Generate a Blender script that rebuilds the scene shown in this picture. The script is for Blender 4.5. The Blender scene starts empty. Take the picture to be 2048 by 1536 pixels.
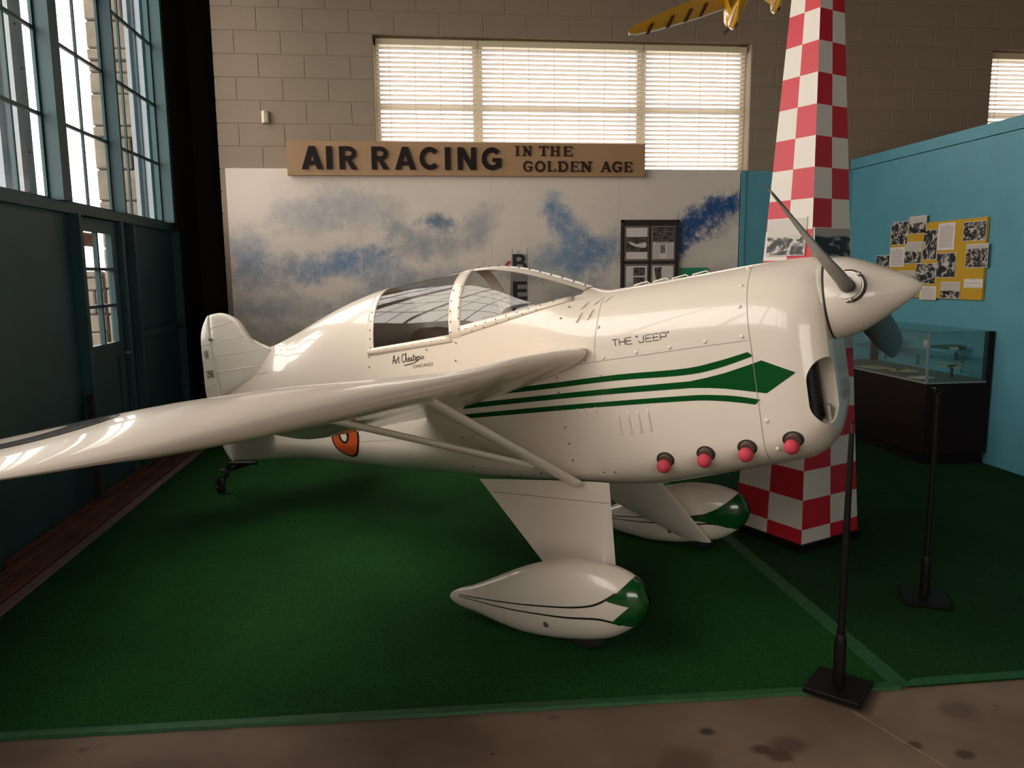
import bpy, bmesh, math, random
from mathutils import Vector, Matrix, Euler
random.seed(7)
R = math.radians
S = bpy.context.scene
COL = S.collection

# ------------------------------------------------------------------ camera
FPX, YAW, PITCH, ROLL, CAMH = 1550.0, R(6.65), R(8.1), 0.010, 1.6
fw = Vector((math.sin(YAW)*math.cos(PITCH), math.cos(YAW)*math.cos(PITCH), -math.sin(PITCH)))
r0 = Vector((math.cos(YAW), -math.sin(YAW), 0)); u0 = r0.cross(fw)
rt = r0*math.cos(ROLL) - u0*math.sin(ROLL); up = u0*math.cos(ROLL) + r0*math.sin(ROLL)
cd = bpy.data.cameras.new('camera'); cam = bpy.data.objects.new('camera', cd); COL.objects.link(cam)
cd.sensor_fit = 'HORIZONTAL'; cd.sensor_width = 36.0; cd.lens = 36.0*FPX/2048; cd.clip_start = .05
m = Matrix((rt, up, -fw)).transposed().to_4x4(); m.translation = (0, 0, CAMH); cam.matrix_world = m
S.camera = cam

# ------------------------------------------------------------------ sky, view
SKY = 6.6
w = bpy.data.worlds.new('overcast_sky'); S.world = w; w.use_nodes = True
bg = w.node_tree.nodes['Background']; bg.inputs[0].default_value = (1.0, .91, .825, 1); bg.inputs[1].default_value = SKY
S.view_settings.view_transform = 'Standard'; S.view_settings.look = 'None'
S.view_settings.exposure = 0.0; S.view_settings.gamma = 1.0; S.view_settings.use_curve_mapping = False
S.cycles.use_denoising = True
S.cycles.max_bounces = 10; S.cycles.diffuse_bounces = 6; S.cycles.transparent_max_bounces = 24
S.cycles.sample_clamp_indirect = 12.0
S.cycles.caustics_reflective = False; S.cycles.caustics_refractive = False

def portal(loc, rot, sx, sy):           # daylight enters through the window openings
    l = bpy.data.lights.new('window_portal', 'AREA'); l.shape = 'RECTANGLE'; l.size = sx; l.size_y = sy
    l.cycles.is_portal = True
    o = bpy.data.objects.new('window_portal', l); o.location = loc; o.rotation_euler = rot; COL.objects.link(o)

# ------------------------------------------------------------------ materials
def mat(name, col, rough=.6, metal=0., coat=0., noise=0., nscale=8., bump=0., bscale=60., spec=.5, ndetail=4.):
    m = bpy.data.materials.new(name); m.use_nodes = True
    nt = m.node_tree; b = nt.nodes['Principled BSDF']
    b.inputs['Base Color'].default_value = (*col, 1); b.inputs['Roughness'].default_value = rough
    b.inputs['Metallic'].default_value = metal; b.inputs['Coat Weight'].default_value = coat
    b.inputs['Coat Roughness'].default_value = .04; b.inputs['Specular IOR Level'].default_value = spec
    if noise or bump: tc = nt.nodes.new('ShaderNodeTexCoord')
    if noise:
        n = nt.nodes.new('ShaderNodeTexNoise'); n.inputs['Scale'].default_value = nscale; n.inputs['Detail'].default_value = ndetail
        nt.links.new(tc.outputs['Object'], n.inputs['Vector'])
        r = nt.nodes.new('ShaderNodeMapRange'); r.inputs[1].default_value = .3; r.inputs[2].default_value = .7
        r.inputs[3].default_value = 1-noise; r.inputs[4].default_value = 1+noise
        nt.links.new(n.outputs['Fac'], r.inputs[0])
        x = nt.nodes.new('ShaderNodeMix'); x.data_type = 'RGBA'; x.blend_type = 'MULTIPLY'; x.inputs[0].default_value = 1
        x.inputs[6].default_value = (*col, 1); nt.links.new(r.outputs[0], x.inputs[7])
        nt.links.new(x.outputs[2], b.inputs['Base Color'])
    if bump:
        n2 = nt.nodes.new('ShaderNodeTexNoise'); n2.inputs['Scale'].default_value = bscale; n2.inputs['Detail'].default_value = 3
        nt.links.new(tc.outputs['Object'], n2.inputs['Vector'])
        bp = nt.nodes.new('ShaderNodeBump'); bp.inputs['Strength'].default_value = bump; bp.inputs['Distance'].default_value = .01
        nt.links.new(n2.outputs['Fac'], bp.inputs['Height']); nt.links.new(bp.outputs[0], b.inputs['Normal'])
    return m

def glass_mat(name, tint=(1, 1, 1), ior=1.45):
    m = bpy.data.materials.new(name); m.use_nodes = True; nt = m.node_tree
    nt.nodes.remove(nt.nodes['Principled BSDF']); out = nt.nodes['Material Output']
    t = nt.nodes.new('ShaderNodeBsdfTransparent'); t.inputs[0].default_value = (*tint, 1)
    g = nt.nodes.new('ShaderNodeBsdfGlossy'); g.inputs['Roughness'].default_value = .02
    ge = nt.nodes.new('ShaderNodeNewGeometry'); dt = nt.nodes.new('ShaderNodeVectorMath'); dt.operation = 'DOT_PRODUCT'
    nt.links.new(ge.outputs['Normal'], dt.inputs[0]); nt.links.new(ge.outputs['Incoming'], dt.inputs[1])
    def mth(op, a, b):
        q = nt.nodes.new('ShaderNodeMath'); q.operation = op
        for k, v in enumerate((a, b)):
            if hasattr(v, 'default_value'): nt.links.new(v, q.inputs[k])
            elif v is not None: q.inputs[k].default_value = v
        return q.outputs[0]
    f0 = ((ior-1)/(ior+1))**2; f0 = 2*f0/(1+f0)      # both faces of the sheet; Schlick reflectance of a thin pane, the same from both sides
    pw = mth('POWER', mth('SUBTRACT', 1.0, mth('ABSOLUTE', dt.outputs['Value'], None)), 5.0)
    fr = mth('ADD', mth('MULTIPLY', pw, 1-f0), f0)
    x = nt.nodes.new('ShaderNodeMixShader')
    nt.links.new(fr, x.inputs[0]); nt.links.new(t.outputs[0], x.inputs[1]); nt.links.new(g.outputs[0], x.inputs[2])
    nt.links.new(x.outputs[0], out.inputs[0]); return m

M = {}
M['paint'] = mat('cream_aircraft_paint', (.82, .72, .61), .28, coat=.6, noise=.02, nscale=3)
M['paint2'] = mat('cream_fabric_paint', (.80, .73, .63), .35, coat=.3, noise=.02, nscale=3)
M['green'] = mat('racing_green_paint', (.004, .075, .014), .2, coat=.8)
M['black'] = mat('black_marking', (.012, .011, .011), .4)
M['seam'] = mat('dark_panel_gap', (.03, .025, .02), .7)
M['softseam'] = mat('soft_panel_gap', (.33, .28, .23), .6)
M['wingmark'] = mat('wing_marking_paint', (.035, .03, .03), .25, coat=.6)
M['orange'] = mat('orange_marking', (.55, .09, .025), .4)
M['chrome'] = mat('bare_metal', (.42, .38, .33), .45, .8)
M['alu'] = mat('propeller_metal', (.15, .14, .12), .42, .55, noise=.15, nscale=25)
M['screw'] = mat('screw_metal', (.22, .19, .16), .4, .8)
M['rubber'] = mat('black_rubber', (.012, .012, .012), .75)
M['darkmetal'] = mat('dark_metal', (.02, .02, .02), .5, .3)
M['pipe'] = mat('exhaust_pipe', (.16, .12, .09), .55, .4)
M['redball'] = mat('red_foam_ball', (.62, .055, .085), .7, bump=.15, bscale=180)
M['brown'] = mat('cockpit_lining', (.10, .065, .045), .8)
M['plexi'] = glass_mat('canopy_plexiglass', (.93, .93, .92), 1.5)
M['glass'] = glass_mat('window_glass', (.97, .98, .98), 1.3)
M['caseglass'] = glass_mat('case_glass', (.90, .95, .95), 1.45)
M['block'] = mat('painted_block', (.26, .20, .142), .6, noise=.04, nscale=2.5, bump=.12, bscale=70)
M['mortar'] = mat('painted_mortar', (.26, .20, .142), .7)
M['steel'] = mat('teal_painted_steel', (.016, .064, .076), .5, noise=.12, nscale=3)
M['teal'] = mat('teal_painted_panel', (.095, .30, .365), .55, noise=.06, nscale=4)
M['darkwood'] = mat('dark_pocket_wood', (.016, .011, .010), .85)
M['ceil'] = mat('brown_roof_boards', (.035, .022, .015), .8)
M['plaster'] = mat('brown_wall', (.42, .32, .23), .8)
M['cream'] = mat('cream_window_paint', (.62, .55, .38), .55)
M['slat'] = mat('white_blind_slat', (.80, .74, .70), .5)
M['cord'] = mat('blind_cord', (.5, .45, .42), .8)
M['rail'] = mat('red_oxide_rail', (.19, .075, .05), .6, noise=.3, nscale=5)
M['raildark'] = mat('dark_rail_bed', (.035, .014, .010), .8)
M['railedge'] = mat('worn_concrete_edge', (.28, .19, .15), .8, noise=.15, nscale=9)
M['sign'] = mat('tan_sign_board', (.36, .21, .105), .5, noise=.06, nscale=3)
M['letter'] = mat('brown_letter', (.012, .006, .005), .6, spec=.2)
M['letter2'] = mat('maroon_letter', (.030, .009, .007), .6, spec=.2)
M['red'] = mat('pylon_red', (.50, .012, .028), .45)
M['white'] = mat('pylon_white', (.66, .60, .53), .5)
M['paper'] = mat('white_card', (.70, .62, .58), .7)
M['ink'] = mat('grey_ink', (.22, .19, .18), .8)
M['yellow'] = mat('mustard_board', (.52, .30, .012), .6)
M['framewood'] = mat('dark_frame_wood', (.028, .014, .010), .5)
M['greenplq'] = mat('green_plaque', (.02, .26, .14), .5)
M['plastic'] = mat('ivory_plastic', (.70, .60, .47), .5)
M['blackwood'] = mat('black_lacquer', (.004, .003, .003), .5, spec=.25)
M['casewood'] = mat('dark_mahogany', (.010, .004, .004), .5, spec=.2)
M['casefloor'] = mat('case_lining', (.13, .13, .09), .8)
M['yplane'] = mat('yellow_model_paint', (.68, .36, .02), .35, coat=.5)
M['maroon'] = mat('maroon_marking', (.10, .02, .012), .5)
M['stone'] = mat('limestone', (.19, .16, .125), .9, noise=.22, nscale=6, bump=.6, bscale=14)
M['stonegap'] = mat('stone_mortar', (.13, .11, .085), .95)
M['outside'] = mat('outside_ground', (.07, .08, .05), .9, noise=.2, nscale=1)
M['leaf'] = mat('outdoor_leaves', (.30, .42, .10), .8, noise=.3, nscale=6)
M['whitesteel'] = mat('white_painted_column', (.30, .34, .38), .6)
M['signcard'] = mat('tan_notice', (.55, .42, .28), .6)

def concrete():
    m = mat('stained_concrete', (.155, .083, .055), .55, spec=.25)
    nt = m.node_tree; b = nt.nodes['Principled BSDF']; tc = nt.nodes.new('ShaderNodeTexCoord')
    n = nt.nodes.new('ShaderNodeTexNoise'); n.inputs['Scale'].default_value = 2.2; n.inputs['Detail'].default_value = 7
    r = nt.nodes.new('ShaderNodeValToRGB'); e = r.color_ramp.elements
    e[0].position = .33; e[0].color = (.135, .088, .060, 1); e[1].position = .68; e[1].color = (.235, .162, .115, 1)
    v = nt.nodes.new('ShaderNodeTexNoise'); v.inputs['Scale'].default_value = 5.5; v.inputs['Detail'].default_value = 2; v.inputs['Roughness'].default_value = .4
    rr = nt.nodes.new('ShaderNodeMapRange'); rr.inputs[1].default_value = .72; rr.inputs[2].default_value = .78
    x = nt.nodes.new('ShaderNodeMix'); x.data_type = 'RGBA'; x.inputs[7].default_value = (.04, .016, .010, 1)
    nt.links.new(tc.outputs['Object'], n.inputs['Vector']); nt.links.new(tc.outputs['Object'], v.inputs['Vector'])
    nt.links.new(n.outputs['Fac'], r.inputs[0]); nt.links.new(v.outputs['Fac'], rr.inputs[0])
    nt.links.new(rr.outputs[0], x.inputs[0]); nt.links.new(r.outputs[0], x.inputs[6]); nt.links.new(x.outputs[2], b.inputs['Base Color'])
    cur = x.outputs[2]
    for sx, sy, sr, st in [(.96, 2.43, .035, .85), (1.106, 2.305, .04, .8), (1.203, 2.314, .07, .55), (1.15, 2.262, .05, .75), (1.63, 2.26, .03, .75), (1.76, 2.19, .035, .75), (1.91, 2.44, .09, .45), (.84, 2.28, .09, .35), (.2, 2.4, .008, .9), (-.9, 2.45, .12, .25)]:   # oil spots
        mp = nt.nodes.new('ShaderNodeMapping'); mp.vector_type = 'TEXTURE'; mp.inputs['Location'].default_value = (sx, sy, 0); mp.inputs['Scale'].default_value = (sr, sr*.8, 9); nt.links.new(tc.outputs['Object'], mp.inputs[0])
        ln = nt.nodes.new('ShaderNodeVectorMath'); ln.operation = 'LENGTH'; nt.links.new(mp.outputs[0], ln.inputs[0])
        av = nt.nodes.new('ShaderNodeMath'); av.operation = 'MULTIPLY_ADD'; av.inputs[1].default_value = 1.4; nt.links.new(n.outputs['Fac'], av.inputs[0]); nt.links.new(ln.outputs['Value'], av.inputs[2])
        mr = nt.nodes.new('ShaderNodeMapRange'); mr.inputs[1].default_value = 1.9; mr.inputs[2].default_value = 1.3; mr.inputs[4].default_value = st; nt.links.new(av.outputs[0], mr.inputs[0])
        mx = nt.nodes.new('ShaderNodeMix'); mx.data_type = 'RGBA'; mx.inputs[7].default_value = (.045, .025, .016, 1); nt.links.new(mr.outputs[0], mx.inputs[0]); nt.links.new(cur, mx.inputs[6]); cur = mx.outputs[2]
    nt.links.new(cur, b.inputs['Base Color'])
    return m
M['concrete'] = concrete()

def turf(name, a, c):
    m = mat(name, a, .9, spec=.15); nt = m.node_tree; b = nt.nodes['Principled BSDF']; tc = nt.nodes.new('ShaderNodeTexCoord')
    n = nt.nodes.new('ShaderNodeTexNoise'); n.inputs['Scale'].default_value = 240; n.inputs['Detail'].default_value = 3; n.inputs['Roughness'].default_value = .7
    n3 = nt.nodes.new('ShaderNodeTexNoise'); n3.inputs['Scale'].default_value = 1.6; n3.inputs['Detail'].default_value = 4
    r = nt.nodes.new('ShaderNodeValToRGB'); e = r.color_ramp.elements
    e[0].position = .42; e[0].color = (*a, 1); e[1].position = .66; e[1].color = (*c, 1)
    mx = nt.nodes.new('ShaderNodeMix'); mx.data_type = 'RGBA'; mx.blend_type = 'MULTIPLY'; mx.inputs[0].default_value = 1
    mr = nt.nodes.new('ShaderNodeMapRange'); mr.inputs[1].default_value = .3; mr.inputs[2].default_value = .7; mr.inputs[3].default_value = .8; mr.inputs[4].default_value = 1.2
    bp = nt.nodes.new('ShaderNodeBump'); bp.inputs['Strength'].default_value = .7; bp.inputs['Distance'].default_value = .006
    for q in (n, n3): nt.links.new(tc.outputs['Object'], q.inputs['Vector'])
    nt.links.new(n.outputs['Fac'], r.inputs[0]); nt.links.new(n3.outputs['Fac'], mr.inputs[0])
    nt.links.new(r.outputs[0], mx.inputs[6]); nt.links.new(mr.outputs[0], mx.inputs[7]); nt.links.new(mx.outputs[2], b.inputs['Base Color'])
    nt.links.new(n.outputs['Fac'], bp.inputs['Height']); nt.links.new(bp.outputs[0], b.inputs['Normal'])
    return m
M['turf'] = turf('green_turf', (.005, .038, .007), (.024, .140, .025))
M['turf2'] = turf('worn_green_turf', (.004, .026, .005), (.018, .084, .015))
M['tape'] = mat('green_edge_tape', (.015, .095, .025), .6, noise=.15, nscale=20)

def photo_mat(seed, scale=7., lo=.42, hi=.58, dark=(.012, .010, .009), light=(.50, .45, .40), split=None):
    """a black and white print: blotches of grey; split = share of plain sky at the top"""
    m = mat('monochrome_print', light, .45); nt = m.node_tree; b = nt.nodes['Principled BSDF']; tc = nt.nodes.new('ShaderNodeTexCoord')
    mp = nt.nodes.new('ShaderNodeMapping'); mp.inputs['Location'].default_value = (seed*3.7, seed*1.9, seed*.7)
    n = nt.nodes.new('ShaderNodeTexNoise'); n.inputs['Scale'].default_value = scale; n.inputs['Detail'].default_value = 5; n.inputs['Distortion'].default_value = .8
    r = nt.nodes.new('ShaderNodeValToRGB'); e = r.color_ramp.elements
    e[0].position = lo; e[0].color = (*dark, 1); e[1].position = hi; e[1].color = (*light, 1)
    mid = r.color_ramp.elements.new((lo+hi)/2); mid.color = (.14, .12, .11, 1)
    nt.links.new(tc.outputs['Generated'], mp.inputs[0]); nt.links.new(mp.outputs[0], n.inputs['Vector']); nt.links.new(n.outputs['Fac'], r.inputs[0])
    if split is None: nt.links.new(r.outputs[0], b.inputs['Base Color'])
    else:
        sp = nt.nodes.new('ShaderNodeSeparateXYZ'); nt.links.new(tc.outputs['Generated'], sp.inputs[0])
        ad = nt.nodes.new('ShaderNodeMath'); ad.operation = 'MULTIPLY_ADD'; ad.inputs[1].default_value = .25; nt.links.new(n.outputs['Fac'], ad.inputs[0]); nt.links.new(sp.outputs['Z'], ad.inputs[2])
        mr = nt.nodes.new('ShaderNodeMapRange'); mr.inputs[1].default_value = 1-split+.08; mr.inputs[2].default_value = 1-split+.16
        nt.links.new(ad.outputs[0], mr.inputs[0])
        x = nt.nodes.new('ShaderNodeMix'); x.data_type = 'RGBA'; x.inputs[7].default_value = (*light, 1)
        nt.links.new(mr.outputs[0], x.inputs[0]); nt.links.new(r.outputs[0], x.inputs[6]); nt.links.new(x.outputs[2], b.inputs['Base Color'])
    return m

# ------------------------------------------------------------------ mesh helpers
class MB:
    def __init__(s): s.v = []; s.f = []; s.mi = []
    def add(s, vs, fs, k=0):
        o = len(s.v); s.v += [tuple(p) for p in vs]
        for f in fs: s.f.append(tuple(i+o for i in f)); s.mi.append(k)
        return s
    def box(s, lo, hi, k=0):
        (a, b, c), (d, e, f) = lo, hi
        return s.add([(a,b,c),(d,b,c),(d,e,c),(a,e,c),(a,b,f),(d,b,f),(d,e,f),(a,e,f)],
                     [(0,3,2,1),(4,5,6,7),(0,1,5,4),(1,2,6,5),(2,3,7,6),(3,0,4,7)], k)
    def bbox(s, c, size, k=0, rot=None, bev=0.):
        hx, hy, hz = (q/2 for q in size)
        bm = bmesh.new(); bmesh.ops.create_cube(bm, size=1)
        for v in bm.verts: v.co = Vector((v.co.x*2*hx, v.co.y*2*hy, v.co.z*2*hz))
        if bev: bmesh.ops.bevel(bm, geom=bm.edges[:], offset=bev, segments=1, affect='EDGES')
        bm.verts.index_update(); mt = (rot or Matrix()).to_4x4(); mt = Matrix.Translation(c) @ mt
        s.add([mt @ v.co for v in bm.verts], [[v.index for v in f.verts] for f in bm.faces], k); bm.free(); return s
    def grid(s, rows, closed=False, k=0, flip=False):
        n = len(rows[0]); o = len(s.v)
        for r in rows: s.v += [tuple(p) for p in r]
        for i in range(len(rows)-1):
            for j in range(n if closed else n-1):
                q = (o+i*n+j, o+i*n+(j+1) % n, o+(i+1)*n+(j+1) % n, o+(i+1)*n+j)
                s.f.append(q[::-1] if flip else q); s.mi.append(k)
        return s
    def cap(s, ring, k=0, flip=False):
        o = len(s.v); s.v += [tuple(p) for p in ring]; f = tuple(range(o, o+len(ring)))
        s.f.append(f[::-1] if flip else f); s.mi.append(k); return s
    def tube(s, pts, r, n=8, k=0, caps=True):
        pts = [Vector(p) for p in pts]; rr = r if isinstance(r, (list, tuple)) else [r]*len(pts); rings = []
        prev = None
        for i, p in enumerate(pts):
            d = (pts[min(i+1, len(pts)-1)] - pts[max(i-1, 0)]).normalized()
            if prev is None:
                a = d.orthogonal().normalized()
            else:
                a = (prev - d*prev.dot(d)); a = a.normalized() if a.length > 1e-6 else d.orthogonal().normalized()
            prev = a; b = d.cross(a)
            rings.append([p + (a*math.cos(t) + b*math.sin(t))*rr[i] for t in (2*math.pi*j/n for j in range(n))])
        s.grid(rings, True, k)
        if caps: s.cap(rings[0], k, True); s.cap(rings[-1], k)
        return s
    def lathe(s, prof, n=24, k=0, axis=None):
        """prof: (radius, height) list about Z (or mapped by axis matrix)"""
        mt = axis or Matrix()
        rings = [[mt @ Vector((r*math.cos(t), r*math.sin(t), h)) for t in (2*math.pi*j/n for j in range(n))] for r, h in prof]
        return s.grid(rings, True, k)
    def sphere(s, c, r, nu=16, nv=10, k=0, sc=(1, 1, 1)):
        rings = []
        for i in range(nv+1):
            a = math.pi*i/nv; a = min(max(a, 1e-3), math.pi-1e-3)
            rings.append([(c[0]+sc[0]*r*math.sin(a)*math.cos(t), c[1]+sc[1]*r*math.sin(a)*math.sin(t), c[2]-sc[2]*r*math.cos(a)) for t in (2*math.pi*j/nu for j in range(nu))])
        return s.grid(rings, True, k)
    def prism(s, poly, d0, d1, to=lambda a, b, d: (a, d, b), k=0):
        n = len(poly); A = [to(a, b, d0) for a, b in poly]; B = [to(a, b, d1) for a, b in poly]
        o = len(s.v); s.v += A+B; s.f.append(tuple(range(o, o+n))); s.f.append(tuple(range(o+2*n-1, o+n-1, -1))); s.mi += [k, k]
        for i in range(n):
            j = (i+1) % n; s.f.append((o+i, o+n+i, o+n+j, o+j)); s.mi.append(k)
        return s
    def map(s, fn): s.v = [tuple(fn(Vector(p))) for p in s.v]; return s
    def mesh(s, name, mats, smooth=None):
        me = bpy.data.meshes.new(name); me.from_pydata(s.v, [], s.f)
        for q in (mats if isinstance(mats, (list, tuple)) else [mats]): me.materials.append(q)
        if any(s.mi): me.polygons.foreach_set('material_index', s.mi)
        bm = bmesh.new(); bm.from_mesh(me); bmesh.ops.remove_doubles(bm, verts=bm.verts, dist=1e-5)
        bmesh.ops.dissolve_degenerate(bm, dist=1e-6, edges=bm.edges); bmesh.ops.recalc_face_normals(bm, faces=bm.faces); bm.to_mesh(me); bm.free()
        if smooth is not None:
            me.polygons.foreach_set('use_smooth', [True]*len(me.polygons)); me.set_sharp_from_angle(angle=R(smooth))
        me.update(); return me
    def build(s, name, mats, parent=None, smooth=None, loc=None, rot=None):
        return link(name, s.mesh(name, mats, smooth), parent, loc, rot)

def link(name, me, parent=None, loc=None, rot=None):
    o = bpy.data.objects.new(name, me); COL.objects.link(o)
    if parent: o.parent = parent
    if loc is not None: o.location = loc
    if rot is not None: o.rotation_euler = rot
    return o
def tag(o, label, cat, group=None):
    o['label'] = label; o['category'] = cat
    if group: o['group'] = group
    return o
def thing(name, label, cat, loc=(0, 0, 0), rot=(0, 0, 0), group=None):
    o = bpy.data.objects.new(name, None); COL.objects.link(o); o.location = loc; o.rotation_euler = rot; o.empty_display_size = .1
    return tag(o, label, cat, group)
def struct(o): o['kind'] = 'structure'; return o
def stuff(o): o['kind'] = 'stuff'; return o
def B(lo, hi): return MB().box(lo, hi)
def interp(x, xs, ys):
    if x <= xs[0]: return ys[0]
    for i in range(1, len(xs)):
        if x <= xs[i]: t = (x-xs[i-1])/(xs[i]-xs[i-1]); return ys[i-1]+(ys[i]-ys[i-1])*t
    return ys[-1]
def pchip(xs, ys):
    n = len(xs); h = [xs[i+1]-xs[i] for i in range(n-1)]; d = [(ys[i+1]-ys[i])/h[i] for i in range(n-1)]
    mm = [d[0]] + [0 if d[i-1]*d[i] <= 0 else (h[i-1]+h[i])*3/((2*h[i]+h[i-1])/d[i-1]+(h[i]+2*h[i-1])/d[i]) for i in range(1, n-1)] + [d[-1]]
    def f(x):
        if x <= xs[0]: return ys[0]
        if x >= xs[-1]: return ys[-1]
        i = max(k for k in range(n-1) if xs[k] <= x); t = (x-xs[i])/h[i]
        return (ys[i]*(1+2*t)*(1-t)**2 + mm[i]*h[i]*t*(1-t)**2 + ys[i+1]*t*t*(3-2*t) + mm[i+1]*h[i]*t*t*(t-1))
    return f
def resample(pts, n):
    L = [0]
    for a, b in zip(pts, pts[1:]): L.append(L[-1]+math.dist(a, b))
    return [tuple(interp(L[-1]*i/(n-1), L, [p[k] for p in pts]) for k in range(len(pts[0]))) for i in range(n)]
def spline(pts, n=8):
    out = []; P = [pts[0]]+list(pts)+[pts[-1]]
    for i in range(1, len(P)-2):
        a, b, c, d = P[i-1:i+3]
        for j in range(n):
            t = j/n
            out.append(tuple(.5*(2*b[k]+(c[k]-a[k])*t+(2*a[k]-5*b[k]+4*c[k]-d[k])*t*t+(3*b[k]-a[k]-3*c[k]+d[k])*t**3) for k in range(len(a))))
    return out+[tuple(pts[-1])]
def ribbon2(pts, wd):
    """flat 2-D ribbon; returns rows of two points"""
    rows = []
    for i, p in enumerate(pts):
        a = pts[max(i-1, 0)]; b = pts[min(i+1, len(pts)-1)]; dx, dy = b[0]-a[0], b[1]-a[1]; l = math.hypot(dx, dy) or 1
        h = (wd[i] if isinstance(wd, (list, tuple)) else wd)/2
        rows.append([(p[0]-dy/l*h, p[1]+dx/l*h), (p[0]+dy/l*h, p[1]-dx/l*h)])
    return rows
def text_mesh(txt, bold=0., cuts=0):
    """flat filled lettering as (verts2d, faces), normalised to a 0..1 box"""
    c = bpy.data.curves.new('lettering', 'FONT'); c.body = txt; c.offset = bold; c.resolution_u = 4
    o = bpy.data.objects.new('lettering', c); COL.objects.link(o)
    dg = bpy.context.evaluated_depsgraph_get(); me = bpy.data.meshes.new_from_object(o.evaluated_get(dg))
    vs = [(v.co.x, v.co.y) for v in me.vertices]; fs = [tuple(p.vertices) for p in me.polygons]
    bpy.data.objects.remove(o); bpy.data.curves.remove(c); bpy.data.meshes.remove(me)
    x0, x1 = min(v[0] for v in vs), max(v[0] for v in vs); y0, y1 = min(v[1] for v in vs), max(v[1] for v in vs)
    return [((x-x0)/(x1-x0), (y-y0)/(y1-y0)) for x, y in vs], fs

# ================================================================== ROOM
YB, XL, XP, ZC = 8.06, -2.40, 4.62, 5.4
struct(B((XL-.3, -6, -.2), (9.2, 9.0, 0)).build('floor', M['concrete']))
struct(B((XL-.3, -6.2, ZC), (9.4, 9.2, ZC+.15)).build('ceiling', M['ceil']))
struct(B((9.2, -6.2, 0), (9.4, 9.2, ZC)).build('wall_right', M['plaster']))
FX0, FX1, FZ0, FZ1 = -.4, 3.6, 1.0, 3.0      # unseen window added behind the photographer for frontal fill and reflections
struct(MB().box((XL-.3, -6.2, 0), (FX0, -6.0, ZC)).box((FX1, -6.2, 0), (9.2, -6.0, ZC)).box((FX0, -6.2, 0), (FX1, -6.0, FZ0)).box((FX0, -6.2, FZ1), (FX1, -6.0, ZC)).build('wall_front', M['plaster']))
struct(MB().box((-2.6, 8.9, 0), (-1.7, 9.0, ZC)).box((-1.8, YB+.22, 0), (-1.7, 8.9, ZC)).build('wall_pocket', M['darkwood']))
struct(MB().box((-14, -14, -.22), (XL-.10, 16, -.21)).box((XL-.1, -14, -.22), (12, -6.2, -.21)).box((XL-.1, 9.2, -.22), (12, 16, -.21)).build('outside_ground', M['outside']))
struct(MB().add([(1.53, 2.48, .001), (1.537, 2.48, .001), (1.742, 1.9, .001), (1.735, 1.9, .001)], [(0, 1, 2, 3)]).build('trim_1', M['railedge']))

# --- back wall of painted concrete blocks with two windows
wb = MB()
WX0, WX1, WZ0, WZ1 = -.395, 3.465, 2.60, 3.927
W2X0, W2X1 = 6.17, 9.0
for lo, hi in [((-1.90, 0), (WX0, ZC)), ((WX0, 0), (WX1, WZ0)), ((WX0, WZ1), (WX1, ZC)), ((WX1, 0), (W2X0, ZC)), ((W2X0, 0), (W2X1, WZ0)), ((W2X0, WZ1), (W2X1, ZC)), ((W2X1, 0), (9.2, ZC))]:
    wb.box((lo[0], YB+.004, lo[1]), (hi[0], YB+.22, hi[1]))
wall = struct(wb.build('wall_back', M['mortar']))
BLK = {}
def block_mesh(L, H):
    key = (round(L, 3), round(H, 3))
    if key not in BLK: BLK[key] = MB().bbox((0, 0, 0), (L-.007, .04, H-.006), bev=.003).mesh('block', M['block'])
    return BLK[key]
PZ, PX = .2145, .436
for k in range(-1, 8):
    z0 = 2.857+PZ*k; z1 = z0+PZ
    ph = -1.489 if k % 2 == 1 else -1.706
    edges = [ph+PX*i for i in range(-2, 26)]
    spans = [(-1.905, WX0), (WX1, W2X0)] if z1 < WZ1+.05 and z0 > WZ0-.05 else [(-1.905, 8.6)]
    for a, b in spans:
        xs = [a]+[e for e in edges if a+.06 < e < b-.06]+[b]
        for p, q in zip(xs, xs[1:]):
            if z0 < 2.6 and not (p < -1.2 or p > 3.4): continue
            o = link('block', block_mesh(q-p, PZ), wall, ((p+q)/2, YB+.02, (z0+z1)/2))
# end faces of the blocks at the left end of the wall
endm = MB().bbox((0, 0, 0), (.03, .20, PZ-.006), bev=.003).mesh('block', M['block'])
for k in range(-13, 8): link('block', endm, wall, (-1.897, YB+.105, 2.857+PZ*(k+.5)))

def back_window(name, x0, x1, mull, label_no):
    win = bpy.data.objects.new(name, None); COL.objects.link(win); struct(win)
    y = YB+.15; f = MB()
    for lo, hi in [((x0, WZ0), (x0+.05, WZ1)), ((x1-.05, WZ0), (x1, WZ1)), ((x0, WZ0), (x1, WZ0+.05)), ((x0, WZ1-.06), (x1, WZ1))]:
        f.box((lo[0], y, lo[1]), (hi[0], y+.06, hi[1]))
    f.build('window_frame', M['cream'], win)
    xs = [x0]+mull+[x1]
    for mx in mull: B((mx-.05, y-.005, WZ0+.05), (mx+.05, y+.065, WZ1-.06)).build('mullion', M['cream'], win)
    for a, b in zip(xs, xs[1:]):
        a2, b2 = a+.05, b-.05
        B((a2, y+.03, WZ0+.05), (b2, y+.034, WZ1-.06)).build('pane', M['glass'], win)
        B((a2, y+.015, 3.27), (b2, y+.05, 3.295)).build('muntin', M['cream'], win)
    return win
back_window('window_1', WX0, WX1, [.636, 2.343], 1)
back_window('window_2', W2X0, W2X1, [7.2], 2)
portal(((WX0+WX1)/2, YB+.26, (WZ0+WZ1)/2), (R(-90), 0, 0), WX1-WX0, WZ1-WZ0)
portal(((W2X0+W2X1)/2, YB+.26, (WZ0+WZ1)/2), (R(-90), 0, 0), W2X1-W2X0, WZ1-WZ0)

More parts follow.
